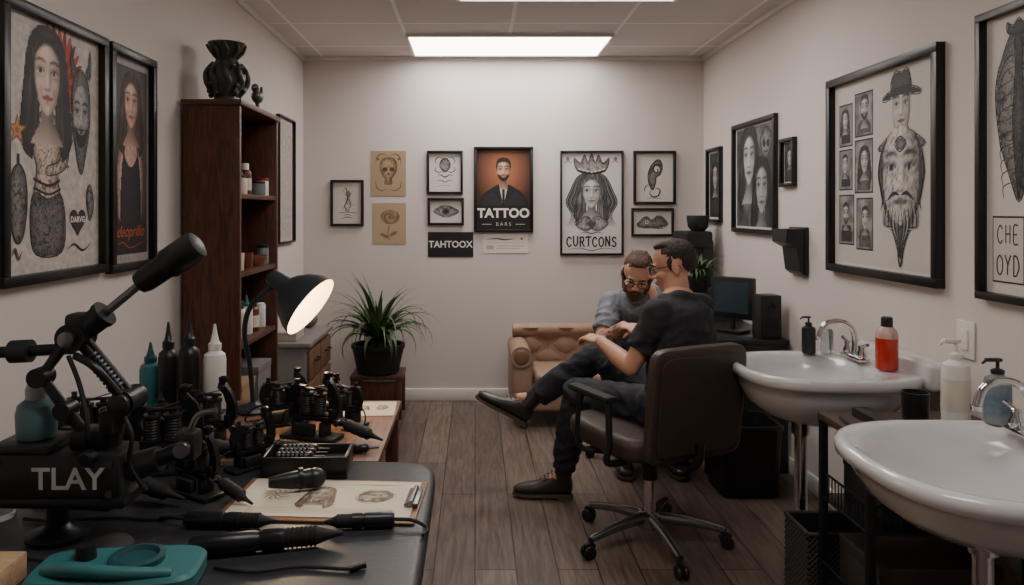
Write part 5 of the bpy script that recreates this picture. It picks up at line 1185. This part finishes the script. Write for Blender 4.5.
LT=mat('pale_teal_plastic',(92,126,130),rough=.35);MB().lathe([(.034,0),(.038,.005),(.04,.05),(.036,.07),(.02,.082)],LT).obj('bottle_body',e);MB().lathe([(.021,.08),(.022,.10),(.018,.112)],mat('pale_gray_plastic',(150,158,156),rough=.4)).obj('cap',e)
e=thing('teal_holder','teal plastic holder tray with round recess on work table','holder',(-.66,1.37,ZT),.1)
m=MB();m.rings([se(0,0,.15-a,.075-a,z,5,48) for a,z in((.006,0),(0,.006),(0,.028),(.006,.035))],TEAL);m.obj('holder_base',e)
MB().lathe([(.05,.0355),(.05,.045),(.04,.047),(.036,.038),(.001,.037)],TEALD,(.03,.01,0),cap=False).obj('round_recess',e)
MB().tube([(-.12,-.02,.036),(-.06,-.05,.05),(.02,-.06,.045),(.11,-.05,.036)],[.012,.014,.012,.01],TEAL,n=10).obj('handle_ridge',e)
MB().cyl((-.07,.03,.035),(-.07,.03,.06),.02,.017,BLK).obj('knob',e)
e=thing('wooden_board','light pine board at the table corner','board',(-.90,1.33,ZT),.0)
MB().bb(-.09,.06,-.09,.06,0,.05,LWOOD,bev=.004).obj('board_block',e);MB().bb(-.08,.05,.058,.062,.008,.04,wood('end_grain',(150,112,80),(180,144,108))).obj('end_strip',e)
bottle('jar',(-1.08,1.66,ZT),.14,.045,CLR,STEEL,'clear glass jar with metal lid on work table','jar','jar')
e=thing('foot_pedal','black round pedal on work table','pedal',(-.74,1.50,ZT))
MB().lathe([(.045,0),(.048,.006),(.04,.018),(.025,.026),(.001,.03)],BLKR).obj('pedal_dome',e);MB().tube([(.04,0,.008),(.07,.02,.005),(.07,.04,.005)],.004,BLKR,n=6).obj('cord',e)
def cable(pts,label,r_=.004):
    e=thing('power_cable',label,'cable',pts[0]);MB().tube(pts,r_,BLKR,n=8,k=8).obj('cord',e,world=True);MB().cyl(V(pts[-1])-V((.0,0,0)),V(pts[-1])+V((.03,.012,.004)),.007,.007,BLK,n=10).obj('plug',e,world=True)
z=ZT+.005
cable([(-1.0,1.64,z),(-.93,1.63,z),(-.82,1.65,z),(-.72,1.64,z),(-.66,1.66,z)],'black power cable curling across work table')
cable([(-1.0,1.45,z),(-.95,1.46,z),(-.86,1.45,z),(-.80,1.43,z)],'black cable lying beside the pedal',.0035)
cable([(-.50,1.42,z),(-.42,1.40,z),(-.34,1.42,z),(-.24,1.41,z)],'black cable curving past the thick pen',.0035)
# ------------------------------------------------------------------ world + camera
w=bpy.data.worlds.new('World');sc.world=w;w.use_nodes=True;w.node_tree.nodes['Background'].inputs[0].default_value=(.5,.48,.46,1);w.node_tree.nodes['Background'].inputs[1].default_value=.3
cd=bpy.data.cameras.new('cam');cam=bpy.data.objects.new('Camera',cd);COL.objects.link(cam);sc.camera=cam
cam.location=(0,0,1.44);cam.rotation_euler=(pi/2,0,0);cd.sensor_width=36;cd.lens=740/1024*36;cd.shift_x=37/1024;cd.shift_y=-82.5/1024;cd.clip_start=.05
